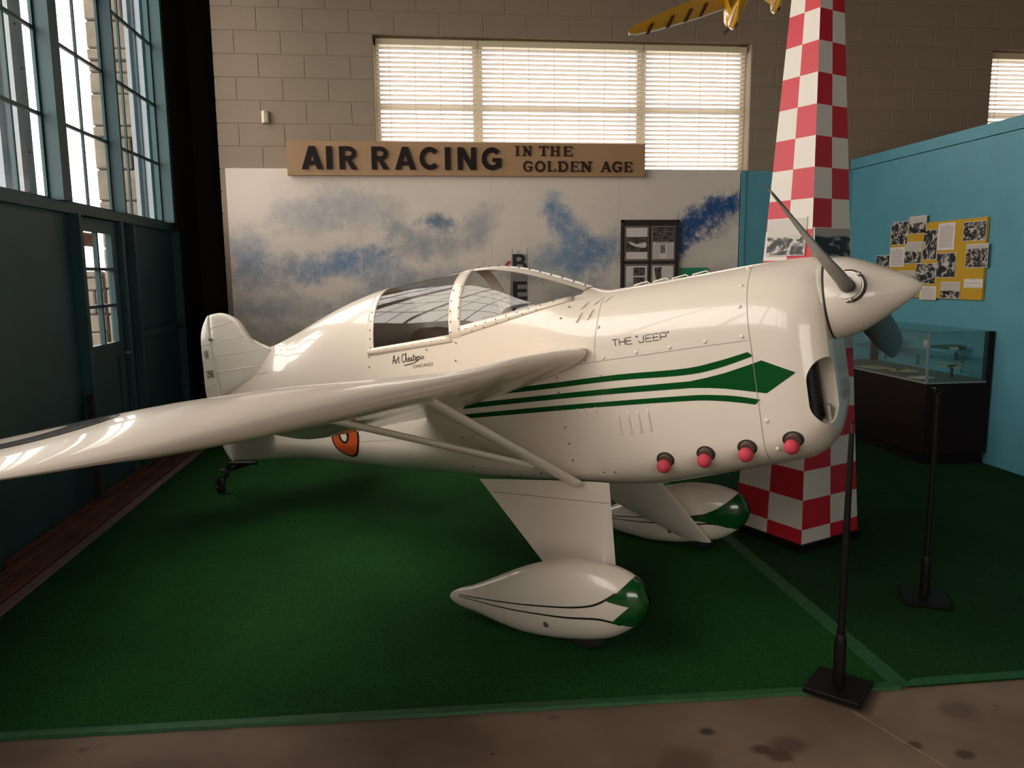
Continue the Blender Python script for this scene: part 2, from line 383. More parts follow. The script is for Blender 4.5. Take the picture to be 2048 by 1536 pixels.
fwn = bpy.data.objects.new('window_30', None); COL.objects.link(fwn); struct(fwn)  # added opening, never in view; lets fill light in from behind the camera
ff = MB(); FXW = (FX1-FX0)/5
for lo, hi in [((FX0, FZ0), (FX0+.06, FZ1)), ((FX1-.06, FZ0), (FX1, FZ1)), ((FX0, FZ0), (FX1, FZ0+.06)), ((FX0, FZ1-.06), (FX1, FZ1))]: ff.box((lo[0], -6.14, lo[1]), (hi[0], -6.06, hi[1]))
ff.build('window_frame', M['cream'], fwn)
for k in range(1, 5): B((FX0+FXW*k-.03, -6.13, FZ0), (FX0+FXW*k+.03, -6.07, FZ1)).build('mullion', M['cream'], fwn)
for k in range(5): B((FX0+FXW*k+.03, -6.102, FZ0+.06), (FX0+FXW*(k+1)-.03, -6.098, FZ1-.06)).build('pane', M['glass'], fwn)
portal(((FX0+FX1)/2, -6.25, (FZ0+FZ1)/2), (R(90), 0, 0), FX1-FX0, FZ1-FZ0)
def blind(x0, x1, n, label, cord_off):
    t = thing('venetian_blind', label, 'blind', ((x0+x1)/2, YB+.09, WZ1-.02), group='venetian blinds'); W = x1-x0
    B((-W/2, -.02, -.055), (W/2, .02, 0)).build('head_rail', M['cream'], t)
    key = 'slat_%.3f' % W
    me = MB().bbox((0, 0, 0), (W-.01, .046, .0022), rot=Matrix.Rotation(R(-20), 3, 'X')).mesh('slat', M['slat'])
    for i in range(n): link('slat', me, t, (0, 0, -.085-.0447*i))
    B((-W/2, -.014, -.085-.0447*n), (W/2, .014, -.065-.0447*n)).build('bottom_rail', M['slat'], t)
    for c in cord_off: MB().tube([(c, -.026, -.05), (c, -.026, -.08-.0447*n)], .0022, 5).build('ladder_cord', M['cord'], t)
    return t
blind(-.375, .628, 27, 'white venetian blind on the left third of the long window above the sign', [-.37, -.12, .13, .36])
blind(.642, 2.338, 27, 'wide white venetian blind on the middle of the long window above the sign', [-.6, -.34, -.08, .18, .44, .7])
blind(2.348, 3.445, 27, 'white venetian blind on the right end of the long window beside the pylon', [-.28, .05, .34])
blind(6.185, 8.98, 27, 'white venetian blind in the far window above the teal partition', [-1.3, -.9, -.4, .4, 1.])

# --- left wall: teal steel hangar doors with tall windows
SILL, WTOP = 2.11, 4.80
ZR = [2.11, 2.65, 3.18, 3.715, 4.25, 4.80]
wl = MB(); wl.box((XL-.06, -6, 0), (XL, 5.80, SILL-.06)); wl.box((XL-.06, 6.72, 0), (XL, 8.9, SILL-.06)); wl.box((XL-.06, 5.80, 2.06), (XL, 6.72, SILL-.06)); wl.box((XL-.06, -6, WTOP), (XL, 8.9, ZC)); wl.box((XL-.06, -6, SILL-.06), (XL, -3.71, WTOP)); wl.box((XL-.06, 7.86, SILL-.06), (XL, 8.9, WTOP))
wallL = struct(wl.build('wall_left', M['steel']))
B((XL+.002, 8.15, 0), (XL+.03, 8.9, ZC)).build('pocket_lining', M['darkwood'], wallL)
B((XL-.08, -6, SILL-.07), (XL+.05, 7.88, SILL)).build('sill', M['steel'], wallL)
wins = [(4.40, 5.53, [4.77, 5.144]), (5.66, 6.615, [6.16]), (6.65, 7.82, [7.04, 7.43])]
y = 4.36
while y > -3.5: wins.append((y-1.11, y, [y-.74, y-.37])); y -= 1.16
for i, (a, b, cols) in enumerate(wins):
    win = bpy.data.objects.new('window_%d' % (i+3), None); COL.objects.link(win); struct(win)
    f = MB(); f.box((XL-.02, a, SILL), (XL, a+.02, WTOP)); f.box((XL-.02, b-.02, SILL), (XL, b, WTOP)); f.box((XL-.02, a, WTOP-.03), (XL, b, WTOP)); f.box((XL-.02, a, SILL), (XL, b, SILL+.02))
    f.build('window_frame', M['steel'], win)
    for c in cols: B((XL-.018, c-.011, SILL), (XL-.001, c+.011, WTOP)).build('muntin', M['steel'], win)
    for z in ZR[1:-1]: B((XL-.019, a, z-.011), (XL+.002, b, z+.011)).build('muntin', M['steel'], win)
    ys = [a]+cols+[b]
    for p, q in zip(ys, ys[1:]):
        for z0, z1 in zip(ZR, ZR[1:]):
            B((XL-.013, p+.010, z0+.010), (XL-.010, q-.010, z1-.010)).build('pane', M['glass'], win)
    portal((XL-.10, (a+b)/2, (SILL+WTOP)/2), (0, R(-90), 0), WTOP-SILL, b-a)
posts = [(5.53, 5.66, .09), (6.615, 6.65, .09), (7.82, 7.89, .10), (4.36, 4.40, .10)]
y = 4.36-1.11
while y > -3.5: posts.append((y-.05, y, .10)); y -= 1.16
for a, b, d in posts: B((XL-.022, a, SILL), (XL+d, b, WTOP)).build('post', M['steel'], wallL)
for a, b in [(5.78, 5.815), (6.82, 6.86), (4.38, 4.42), (3.2, 3.24), (8.05, 8.09)]: B((XL-.01, a, 0), (XL+.07, b, SILL-.07)).build('batten', M['steel'], wallL)
for a, b, z in [(6.86, 8.05, .25), (6.86, 8.05, 1.1)]: B((XL, a, z), (XL+.05, b, z+.05)).build('batten', M['steel'], wallL)
MB().tube([(XL+.10, 5.62, .05), (XL+.05, 5.76, .78)], .03, 4).build('brace', M['darkwood'], wallL)
# door with six panes
dr = bpy.data.objects.new('door_1', None); COL.objects.link(dr); struct(dr)
d = MB()
for (a, b), (z0, z1) in [((5.90, 6.02), (.002, 2.04)), ((6.53, 6.66), (.002, 2.04)), ((6.02, 6.53), (1.94, 2.04)), ((6.02, 6.53), (.98, 1.095)), ((6.02, 6.53), (.002, .16))]: d.box((XL-.05, a, z0), (XL-.005, b, z1))
d.box((XL-.04, 6.02, .16), (XL-.022, 6.53, .98)); d.build('door_leaf', M['steel'], dr)
B((XL-.045, 6.262, 1.095), (XL-.01, 6.288, 1.94)).build('muntin', M['steel'], dr)
for z in (1.385, 1.665): B((XL-.045, 6.02, z-.012), (XL-.01, 6.53, z+.012)).build('muntin', M['steel'], dr)
for a, b in ((6.02, 6.262), (6.288, 6.53)):
    for z0, z1 in ((1.095, 1.373), (1.397, 1.653), (1.677, 1.94)): B((XL-.032, a, z0), (XL-.029, b, z1)).build('pane', M['glass'], dr)
fr = MB(); fr.box((XL-.05, 5.80, 0), (XL+.03, 5.90, 2.10)); fr.box((XL-.05, 6.66, 0), (XL+.03, 6.72, 2.10)); fr.box((XL-.05, 5.80, 2.04), (XL+.03, 6.72, 2.10)); fr.build('door_frame', M['steel'], dr)
MB().tube([(XL-.005, 6.60, 1.0), (XL+.05, 6.60, 1.0), (XL+.05, 6.53, 1.0)], .008, 6).build('door_handle', M['chrome'], dr)
portal((XL-.12, 6.275, 1.52), (0, R(-90), 0), .85, .51)
nt_ = thing('exit_notice', 'small tan notice with red lettering in the top pane of the door', 'sign', (XL-.026, 6.04, 1.83))
B((0, 0, 0), (.004, .19, .10)).build('card', M['signcard'], nt_)
vs, fs = text_mesh('NO EXIT', .02); MB().add([(.0048, .015+.16*a, .03+.05*b) for a, b in vs], fs).build('lettering', M['red'], nt_)

# outside: stone pier, columns, a little greenery
pier = MB().box((-3.40, 9.05, -.2), (-2.5, 9.6, 6.2)).build('stone_pier', M['stonegap'])
tag(pier, 'rough limestone pier outside behind the hangar windows', 'pillar')
rs = random.Random(3); z = -.2
while z < 6.1:
    h = rs.choice([.12, .17, .22, .28, .33]); x = -3.42
    while x < -2.52:
        L = rs.uniform(.3, .62); x1 = min(x+L, -2.5)
        if x1-x > .06:
            bm = MB().bbox(((x+x1)/2, 9.06+rs.uniform(-.018, .012), z+h/2), (x1-x-.012, .09, h-.012), bev=.014); bm.build('stone', M['stone'], pier)
        x = x1
    z += h
low = MB().box((-5.2, 9.07, -.2), (-3.44, 9.5, 1.66)).build('stone_wall', M['stonegap'], None)
tag(low, 'low limestone garden wall outside the door beside the tall pier', 'wall')
z = -.2
while z < 1.62:
    h = rs.choice([.14, .2, .26, .3]); h = min(h, 1.68-z); x = -5.2
    while x < -3.46:
        x1 = min(x+rs.uniform(.3, .6), -3.44)
        if x1-x > .06: MB().bbox(((x+x1)/2, 9.06+rs.uniform(-.018, .012), z+h/2), (x1-x-.012, .09, h-.012), bev=.014).build('stone', M['stone'], low)
        x = x1
    z += h
for yc, nm in ((5.95, 'white steel column outside the leftmost hangar window'), (8.62, 'white steel column outside the window nearest the dark pocket')):
    c = MB(); c.box((XL-.34, yc-.09, -.2), (XL-.30, yc+.09, 5.5)); c.box((XL-.42, yc-.012, -.2), (XL-.34, yc+.012, 5.5)); c.box((XL-.46, yc-.09, -.2), (XL-.42, yc+.09, 5.5))
    o = c.build('steel_column', M['whitesteel']); tag(o, nm, 'column', 'columns outside the doors')
    rv = MB()
    for q in range(10): rv.sphere((XL-.298, yc+(.025 if q % 2 else -.02), 2.2+.28*q), .009, 6, 4)
    stuff(rv.build('rivets', M['darkmetal'], o))
lf = MB(); rl = random.Random(5)
for i in range(500):
    c = Vector((-8.6+rl.gauss(0, .6), 13.2+rl.gauss(0, .7), 1.6+rl.gauss(0, .6))); a = Vector((rl.gauss(0, 1), rl.gauss(0, 1), rl.gauss(0, 1))).normalized(); b = a.orthogonal().normalized(); s_ = rl.uniform(.08, .16)
    lf.add([c-a*s_, c+b*s_*.5, c+a*s_, c-b*s_*.5], [(0, 1, 2, 3)])
bush = thing('shrub', 'pale green leafy shrub outside seen through the door glass', 'shrub', (0, 0, 0))
stuff(lf.build('foliage', M['leaf'], bush)); MB().tube([(-8.6, 13.2, -.21), (-8.55, 13.2, 1.6)], [.07, .03]).build('trunk', M['pipe'], bush)

# floor rails along the doors
for i, (a, b, h, mt) in enumerate([(-2.385, -2.33, .012, 'rail'), (-2.30, -2.25, .022, 'rail'), (-2.235, -2.18, .012, 'rail'), (-2.165, -2.11, .022, 'rail'), (-2.085, -2.025, .016, 'railedge')]):
    struct(B((a, -6, 0), (b, 8.85, h)).build('trim_%d' % (i+2), M[mt]))
struct(B((-2.40, -6, -.01), (-2.09, 8.85, .004)).build('trim_7', M['raildark']))

# carpets
cp = MB().prism([(-2.02, 2.725), (1.80, 2.604), (1.80, 8.0), (-2.02, 8.0)], .001, .010, to=lambda a, b, d: (a, b, d)).build('turf_carpet', M['turf'])
tag(cp, 'large green turf carpet under the white racing airplane', 'carpet', 'turf carpets')
cp2 = MB().prism([(1.84, 2.602), (4.6, 2.60), (4.6, 8.0), (1.84, 8.0)], .001, .010, to=lambda a, b, d: (a, b, d)).build('turf_carpet', M['turf2'])
tag(cp2, 'darker green turf carpet under the checkered pylon and display case', 'carpet', 'turf carpets')
tp = MB(); rt_ = random.Random(9)
ed = [(x, 2.725-.0317*(x+2.02)) for x in [-2.02+3.82*i/60 for i in range(61)]]
rows = []
for i, (x, yy) in enumerate(ed):
    j = rt_.uniform(-.004, .004); z = .0115+rt_.uniform(0, .003)
    rows.append([(x, yy-.012+j, .001), (x, yy-.008+j, z), (x, yy+.022+j*.5, z+.0015), (x, yy+.034, .0105)])
tp.grid(rows); o = tp.build('edge_tape', M['tape'], smooth=60); tag(o, 'wrinkled green tape along the front edge of the large carpet', 'tape')
tp = MB().prism([(1.80, 2.598), (4.6, 2.59), (4.6, 2.64), (1.88, 2.648)], .0105, .012, to=lambda a, b, d: (a, b, d)); tp.box((1.77, 2.61, .0105), (1.845, 8.0, .0118))
o = tp.build('seam_tape', M['tape']); tag(o, 'pale green tape over the seam between the two carpets', 'tape')

# partitions
pz = 2.64
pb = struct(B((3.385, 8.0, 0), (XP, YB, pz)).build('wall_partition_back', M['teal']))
B((3.372, 7.985, 0), (3.42, 8.0, pz+.005)).build('edge_board', M['teal'], pb)
pr = struct(MB().box((XP, 2.2, 0), (XP+.09, 8.05, 2.66)).build('wall_partition_right', M['teal']))
B((XP-.012, 2.2, 2.665), (XP+.10, 8.05, 2.765)).build('cap_board', M['teal'], pr)
for a, b in ((2.2, 5.34), (5.346, 8.04)): B((XP-.008, a, .0), (XP, b, 2.655)).build('panel', M['teal'], pr)

# ------------------------------------------------------------------ mural
def mural_mat():
    m = mat('painted_clouds', (.6, .5, .4), .55); nt = m.node_tree; b = nt.nodes['Principled BSDF']; tc = nt.nodes.new('ShaderNodeTexCoord'); LK = nt.links.new
    def noise(sc, det, rough=.6):
        n = nt.nodes.new('ShaderNodeTexNoise'); n.inputs['Scale'].default_value = sc; n.inputs['Detail'].default_value = det; n.inputs['Roughness'].default_value = rough
        LK(tc.outputs['Object'], n.inputs['Vector']); return n
    nA, nB, nF = noise(3.0, 6), noise(9, 5), noise(38, 4, .8)
    # warped coordinate
    sub = nt.nodes.new('ShaderNodeVectorMath'); sub.operation = 'SUBTRACT'; sub.inputs[1].default_value = (.5, .5, .5); LK(nA.outputs['Color'], sub.inputs[0])
    sc = nt.nodes.new('ShaderNodeVectorMath'); sc.operation = 'SCALE'; sc.inputs['Scale'].default_value = .35; LK(sub.outputs[0], sc.inputs[0])
    ad = nt.nodes.new('ShaderNodeVectorMath'); ad.operation = 'ADD'; LK(tc.outputs['Object'], ad.inputs[0]); LK(sc.outputs[0], ad.inputs[1])
    base = nt.nodes.new('ShaderNodeMix'); base.data_type = 'RGBA'; base.inputs[6].default_value = (.64, .55, .48, 1); base.inputs[7].default_value = (.78, .68, .60, 1)
    LK(nA.outputs['Fac'], base.inputs[0]); cur = base.outputs[2]
    G = (.26, .29, .33); BL = (.10, .21, .36); DP = (.008, .065, .22); LG = (.36, .36, .37); MG = (.26, .23, .21)
    blobs = [  # x, z, rx, rz, angle, colour, strength
        (-1.05, 2.20, .42, .16, 8, LG, .8), (-.55, 2.25, .40, .2, -10, LG, .8), (-.2, 2.05, .16, .10, -30, G, .8), (.62, 2.05, .16, .2, -40, G, .8),
        (.20, 2.11, .19, .075, -4, (.07, .15, .25), 1.0), (-.88, 1.70, .48, .13, 8, BL, .95), (-1.55, 1.62, .34, .2, 0, G, .85), (-1.7, 1.83, .2, .22, 10, BL, .6),
        (.05, 1.88, .40, .15, 2, G, .9), (-.40, 1.62, .34, .2, -35, BL, .65), (.1, 1.55, .5, .1, 5, G, .8), (-1.5, 1.25, .5, .14, 0, G, .8), (-.6, 1.28, .45, .16, 20, G, .8), (-1.1, 1.0, .8, .12, 0, MG, .6),
        (1.42, 2.22, .17, .13, -35, BL, .9), (1.58, 2.02, .25, .15, -35, BL, .85), (1.50, 1.76, .38, .19, 5, BL, .85), (1.85, 1.80, .34, .18, 25, BL, .9), (1.15, 1.62, .3, .14, 0, G, .8), (1.6, 1.38, .35, .14, 25, G, .7),
        (3.25, 2.30, .34, .17, 25, DP, 1.0), (2.98, 2.15, .36, .20, 32, DP, 1.0), (2.76, 2.02, .30, .22, 35, DP, .95), (2.62, 1.92, .25, .18, 20, DP, .9), (3.3, 2.1, .18, .08, 30, G, .5), (1.5, 1.0, .9, .15, 5, MG, .5), (3.0, 1.55, .5, .12, 10, MG, .45),
    ]
    for x, z, rx, rz, an, col, stg in blobs:
        mp = nt.nodes.new('ShaderNodeMapping'); mp.vector_type = 'TEXTURE'; mp.inputs['Location'].default_value = (x, 0, z); mp.inputs['Rotation'].default_value = (0, R(-an), 0); mp.inputs['Scale'].default_value = (rx, 10, rz)
        LK(ad.outputs[0], mp.inputs[0])
        ln = nt.nodes.new('ShaderNodeVectorMath'); ln.operation = 'LENGTH'; LK(mp.outputs[0], ln.inputs[0])
        mix = nt.nodes.new('ShaderNodeMath'); mix.operation = 'MULTIPLY_ADD'; mix.inputs[1].default_value = .9; LK(nF.outputs['Fac'], mix.inputs[0]); LK(ln.outputs['Value'], mix.inputs[2])
        mix2 = nt.nodes.new('ShaderNodeMath'); mix2.operation = 'MULTIPLY_ADD'; mix2.inputs[1].default_value = 1.1; LK(nB.outputs['Fac'], mix2.inputs[0]); LK(mix.outputs[0], mix2.inputs[2])
        mr = nt.nodes.new('ShaderNodeMapRange'); mr.interpolation_type = 'SMOOTHSTEP'; mr.inputs[1].default_value = 2.75 if col != DP else 2.45; mr.inputs[2].default_value = 1.55 if col != DP else 1.75; mr.inputs[3].default_value = 0; mr.inputs[4].default_value = stg
        LK(mix2.outputs[0], mr.inputs[0])
        mx = nt.nodes.new('ShaderNodeMix'); mx.data_type = 'RGBA'; mx.inputs[7].default_value = (*col, 1); LK(mr.outputs[0], mx.inputs[0]); LK(cur, mx.inputs[6]); cur = mx.outputs[2]
    LK(cur, b.inputs['Base Color']); return m
M['mural'] = mural_mat()
mu = thing('sky_mural', 'cloudy sky mural painted on four tall panels below the sign', 'mural', (0, 0, 0))
xs = [-1.85, -.575, .739, 2.058, 3.37]
for a, b in zip(xs, xs[1:]):
    MB().box((a, 8.02, .12), (b, YB-.001, 2.643)).build('panel', M['mural'], mu)
M['muralseam'] = mat('mural_joint', (.62, .53, .44), .6)
for a in xs[1:-1]: B((a-.003, 8.0192, .12), (a+.003, 8.0205, 2.643)).build('joint_strip', M['muralseam'], mu)
# painted lettered pylon on the mural
M['tower'] = mat('mural_tower_paint', (.26, .24, .24), .6); M['navy'] = mat('mural_navy_paint', (.010, .011, .022), .6); M['muralred'] = mat('mural_red_paint', (.45, .03, .03), .6)
pt = MB().add([(.945, 8.0195, 1.80), (1.115, 8.0195, 1.80), (1.10, 8.0195, .6), (.88, 8.0195, .6)], [(0, 1, 2, 3)]).build('painted_pylon', M['tower'], mu)
for ch, z0, z1 in (('B', 1.62, 1.80), ('E', 1.33, 1.52), ('N', 1.06, 1.25), ('D', .8, .98)):
    vs, fs = text_mesh(ch, .02); MB().add([(.955+.15*a, 8.0185, z0+(z1-z0)*b) for a, b in vs], fs).build('painted_letter', M['navy'], pt)
for x in (.95, 1.0, 1.025, 1.105): MB().box((x-.003, 8.0185, 1.80), (x+.003, 8.0195, 1.86 if x in (.95, 1.105) else 1.835)).build('painted_mast', M['tower'], pt)
rb = ribbon2(spline([(.875, 1.63), (.89, 1.69), (.93, 1.725)], 6), [.006]+[.03]*11+[.012]); MB().grid([[(a, 8.0188, b) for a, b in r] for r in rb]).build('painted_wing', M['muralred'], mu)

# ------------------------------------------------------------------ sign board
sg = thing('exhibit_sign', 'tan board with raised brown letters reading AIR RACING IN THE GOLDEN AGE', 'sign', (0, 7.95, 0))
B((-1.25, 0, 2.572), (2.32, .06, 2.896)).build('board', M['sign'], sg)
AL = [('A', -1.110, -.910), ('I', -.874, -.820), ('R', -.749, -.580), ('R', -.439, -.274), ('A', -.213, -.011), ('C', .028, .209), ('I', .278, .332), ('N', .404, .587), ('G', .643, .839)]
# slab-serif small letters from strokes on a unit box (thick stems, thin joins, serifs)
def arc(cx, cy, rx, ry, a0, a1, n=14): return [(cx+rx*math.cos(R(a0+(a1-a0)*i/n)), cy+ry*math.sin(R(a0+(a1-a0)*i/n))) for i in range(n+1)]
def ser(x, y, h=.19): return ([(x-h, y), (x+h, y)], .10)
SL = {
 'I': [([(.5, 0), (.5, 1)], .34), ser(.5, .05, .45), ser(.5, .95, .45)],
 'N': [([(.18, 0), (.18, 1)], .12), ([(.82, 0), (.82, 1)], .12), ([(.18, .95), (.82, .05)], .24), ser(.16, .05), ser(.14, .95), ser(.83, .95)],
 'T': [([(.5, 0), (.5, 1)], .22), ([(.04, .95), (.96, .95)], .10), ([(.06, 1), (.06, .72)], .07), ([(.94, 1), (.94, .72)], .07), ser(.5, .05, .24)],
 'H': [([(.2, 0), (.2, 1)], .2), ([(.8, 0), (.8, 1)], .2), ([(.2, .5), (.8, .5)], .09), ser(.2, .05), ser(.2, .95), ser(.8, .05), ser(.8, .95)],
 'E': [([(.22, 0), (.22, 1)], .22), ([(.05, .95), (.92, .95)], .10), ([(.05, .05), (.95, .05)], .10), ([(.22, .52), (.7, .52)], .09), ([(.89, 1), (.89, .74)], .08), ([(.92, 0), (.92, .28)], .08), ([(.68, .4), (.68, .64)], .07)],
 'G': [(arc(.5, .5, .39, .45, 50, 270), .17), (arc(.5, .5, .39, .45, 270, 330), .12), ([(.8, .08), (.8, .45)], .17), ser(.76, .45, .22), ([(.83, .98), (.83, .68)], .07)],
 'O': [(arc(.5, .5, .38, .45, 0, 360, 24), .17)],
 'L': [([(.25, 0), (.25, 1)], .22), ser(.25, .95, .22), ([(.05, .05), (.95, .05)], .10), ([(.92, 0), (.92, .32)], .08)],
 'D': [([(.22, 0), (.22, 1)], .2), ([(.04, .95), (.5, .95)], .10), ([(.04, .05), (.5, .05)], .10), (arc(.45, .5, .42, .45, -90, 90), .17)],
 'A': [([(.12, .03), (.48, 1)], .10), ([(.48, 1), (.86, .03)], .2), ([(.25, .33), (.72, .33)], .08), ser(.12, .05, .14), ser(.85, .05, .16)],
}
def serif(ch, x0, x1, z0, z1, d=.014):
    mb = MB(); W, H = x1-x0, z1-z0
    for q, (pts, t) in enumerate(SL[ch]):
        rows = ribbon2([(x0+W*a, z0+H*b) for a, b in pts], t*W)
        y0, y1 = -d-.0004*q, 0
        mb.grid([[(r[0][0], y0, r[0][1]), (r[1][0], y0, r[1][1]), (r[1][0], y1, r[1][1]), (r[0][0], y1, r[0][1])] for r in rows], True)
        for r in (rows[0], rows[-1]): mb.cap([(r[0][0], y0, r[0][1]), (r[1][0], y0, r[1][1]), (r[1][0], y1, r[1][1]), (r[0][0], y1, r[0][1])])
    return mb
HV = {   # heavy sans letters: filled polygons and thick ribbons
 'A': [[(0, 0), (.27, 0), (.53, .76), (.53, 1), (.36, 1)], [(1, 0), (.73, 0), (.47, .76), (.47, 1), (.64, 1)], [(.20, .19), (.80, .19), (.72, .36), (.28, .36)]],
 'I': [[(0, 0), (1, 0), (1, 1), (0, 1)]],
 'R': [[(0, 0), (.29, 0), (.29, 1), (0, 1)], ('r', [(.2, .91), (.5, .91)]+arc(.52, .70, .31, .21, 85, -85)+[(.2, .49)], .185), [(.36, .44), (.60, .46), (.72, .36), (1, 0), (.67, 0)]],
 'C': [('r', arc(.56, .5, .43, .40, 42, 318, 20), .215)],
 'N': [[(0, 0), (.27, 0), (.27, 1), (0, 1)], [(.73, 0), (1, 0), (1, 1), (.73, 1)], [(0, 1), (.30, 1), (1, 0), (.70, 0)]],
 'G': [('r', arc(.53, .5, .41, .40, 42, 312, 20), .215), [(.56, .36), (1, .36), (1, .53), (.56, .53)], [(.74, .06), (1, .14), (1, .5), (.74, .5)]],
}
def heavy(ch, x0, x1, z0, z1, d=.02):
    mb = MB(); W, H = x1-x0, z1-z0
    for q, it in enumerate(HV[ch]):
        y0 = -d-.0003*q
        if isinstance(it, tuple):
            rows = ribbon2([(x0+W*a, z0+H*b) for a, b in it[1]], it[2]*H)
            qd = lambda r: [(r[0][0], y0, r[0][1]), (r[1][0], y0, r[1][1]), (r[1][0], 0, r[1][1]), (r[0][0], 0, r[0][1])]
            mb.grid([qd(r) for r in rows], True); mb.cap(qd(rows[0])); mb.cap(qd(rows[-1]))
        else: mb.prism([(x0+W*a, z0+H*b) for a, b in it], y0, 0)
    return mb
for ch, a, b in AL: heavy(ch, a, b, 2.628, 2.845).build('letter', M['letter'], sg)
for ch, a, b in [('I', .974, 1.029), ('N', 1.056, 1.149), ('T', 1.218, 1.318), ('H', 1.335, 1.435), ('E', 1.468, 1.563)]: serif(ch, a, b, 2.767, 2.864).build('letter', M['letter2'], sg)
for ch, a, b in [('G', 1.058, 1.157), ('O', 1.176, 1.286), ('L', 1.303, 1.39), ('D', 1.41, 1.52), ('E', 1.54, 1.63), ('N', 1.647, 1.762), ('A', 1.856, 1.96), ('G', 1.972, 2.08), ('E', 2.097, 2.182)]: serif(ch, a, b, 2.615, 2.717).build('letter', M['letter2'], sg)
sc_ = MB()
for x in (-1.23, -.2, .75, 1.35, 2.3): sc_.sphere((x, -.001, 2.587), .006, 8, 5)
stuff(sc_.build('screws', M['screw'], sg))

# sensor, framed clippings, plaque
se = thing('motion_sensor', 'small ivory wall sensor on the painted blocks left of the window', 'sensor', (-1.455, YB, 3.13))
prof = [(-.03, 0), (-.03, -.022), (0, -.05), (.032, -.04), (.045, -.015), (.045, 0)]
MB().prism(prof, -.056, .056, to=lambda a, b, d: (a, b, d)).build('housing', M['plastic'], se, smooth=50)
MB().prism([(.012, -.047), (.032, -.041), (.042, -.02), (.03, -.02)], -.04, .03, to=lambda a, b, d: (a, b-.001, d)).build('lens', M['cream'], se)
pf = thing('clippings_frame', 'dark wooden frame with four black and white magazine pages on the mural', 'picture frame', (2.09, 8.0175, 1.1))
FW, FH = .615, 1.04
B((0, -.03, 0), (FW, 0, FH)).build('backboard', M['framewood'], pf)
M['mat_grey'] = mat('grey_mount', (.28, .25, .23), .7)
for i, (x, z) in enumerate([(.035, .62), (.32, .62), (.035, .23), (.32, .23)]):
    W, H = .255, .355
    B((x, -.033, z), (x+W, -.03, z+H)).build('mount', M['mat_grey'], pf)
    B((x+.008, -.035, z+.008), (x+W-.008, -.033, z+H-.008)).build('inner_mount', M['framewood'], pf)
    pg = B((x+.014, -.0365, z+.016), (x+W-.014, -.035, z+H-.016)).build('page', M['paper'], pf)
    y = -.0372; px0, px1, pz0, pz1 = x+.014, x+W-.014, z+.016, z+H-.016
    if i == 0:
        B((px0, y, pz0+.075), (px1, y+.0005, pz0+.23)).build('print', photo_mat(1, 4, .5, .62, (.05, .035, .028), (.10, .07, .055)), pg)
        pl = [(px0+.02, pz0+.18), (px0+.06, pz0+.175), (px0+.11, pz0+.155), (px0+.16, pz0+.165), (px0+.2, pz0+.175), (px0+.222, pz0+.155), (px0+.21, pz0+.12), (px0+.17, pz0+.118), (px0+.1, pz0+.132), (px0+.05, pz0+.15)]
        MB().prism(pl, y-.0006, y-.0004).build('print', M['white'], pg)
    elif i == 1:
        B((px0, y, pz0+.175), (px1, y+.0005, pz1)).build('print', photo_mat(2, 5, .45, .7, (.04, .03, .027), (.12, .09, .075)), pg)
        B((px0+.08, y, pz0+.06), (px0+.135, y+.0005, pz0+.145)).build('print', photo_mat(3), pg)
        vs, fs = text_mesh('THE SWEET JEEP', .02); MB().add([(px0+.03+.165*a, y-.0003, pz0+.155+.013*b) for a, b in vs], fs).build('headline', M['black'], pg)
    elif i == 2:
        for k in range(3): B((px0+.08, y, pz0+.02+.1*k), (px0+.205, y+.0005, pz0+.105+.1*k)).build('print', photo_mat(4+k, 5, .4, .7, light=(.2, .16, .13)), pg)
    else:
        MB().prism([(px0+.02, pz1-.02), (px0+.1, pz1-.015), (px0+.095, pz1-.06), (px0+.1, pz1-.12), (px0+.06, pz1-.15), (px0+.035, pz1-.13), (px0+.025, pz1-.06)], y, y+.0005).build('print', photo_mat(8, 5, .4, .8, light=(.2, .16, .13)), pg)
    ln = MB()
    for col_x in ((px0+.008, px0+.07), (px0+.15, px1-.008)):
        for q in range(12):
            zz = pz0+.012+q*.012
            if i == 0: break
            if i == 2 and col_x[0] > px0+.1: break
            if i == 3: zz += .02
            ln.box((col_x[0], y, zz), (col_x[1], y+.0004, zz+.004))
    if ln.v: stuff(ln.build('text_lines', M['mat_grey'], pg))
for lo, hi in [((0, 0), (.02, FH)), ((FW-.02, 0), (FW, FH)), ((0, FH-.025), (FW, FH)), ((0, 0), (FW, .025))]: B((lo[0], -.045, lo[1]), (hi[0], 0, hi[1])).build('moulding', M['framewood'], pf)
gp = thing('green_plaque', 'small green plaque beside the framed clippings on the mural', 'plaque', (2.736, 8.0175, 1.42))
B((0, -.012, 0), (.296, 0, .225)).build('plate', M['greenplq'], gp); M['greenrim'] = mat('green_rim', (.05, .38, .22), .5)
for lo, hi in [((0, .215), (.296, .225)), ((0, 0), (.01, .225)), ((.286, 0), (.296, .225)), ((0, 0), (.296, .01))]: B((lo[0], -.017, lo[1]), (hi[0], -.012, hi[1])).build('rim', M['greenrim'], gp)

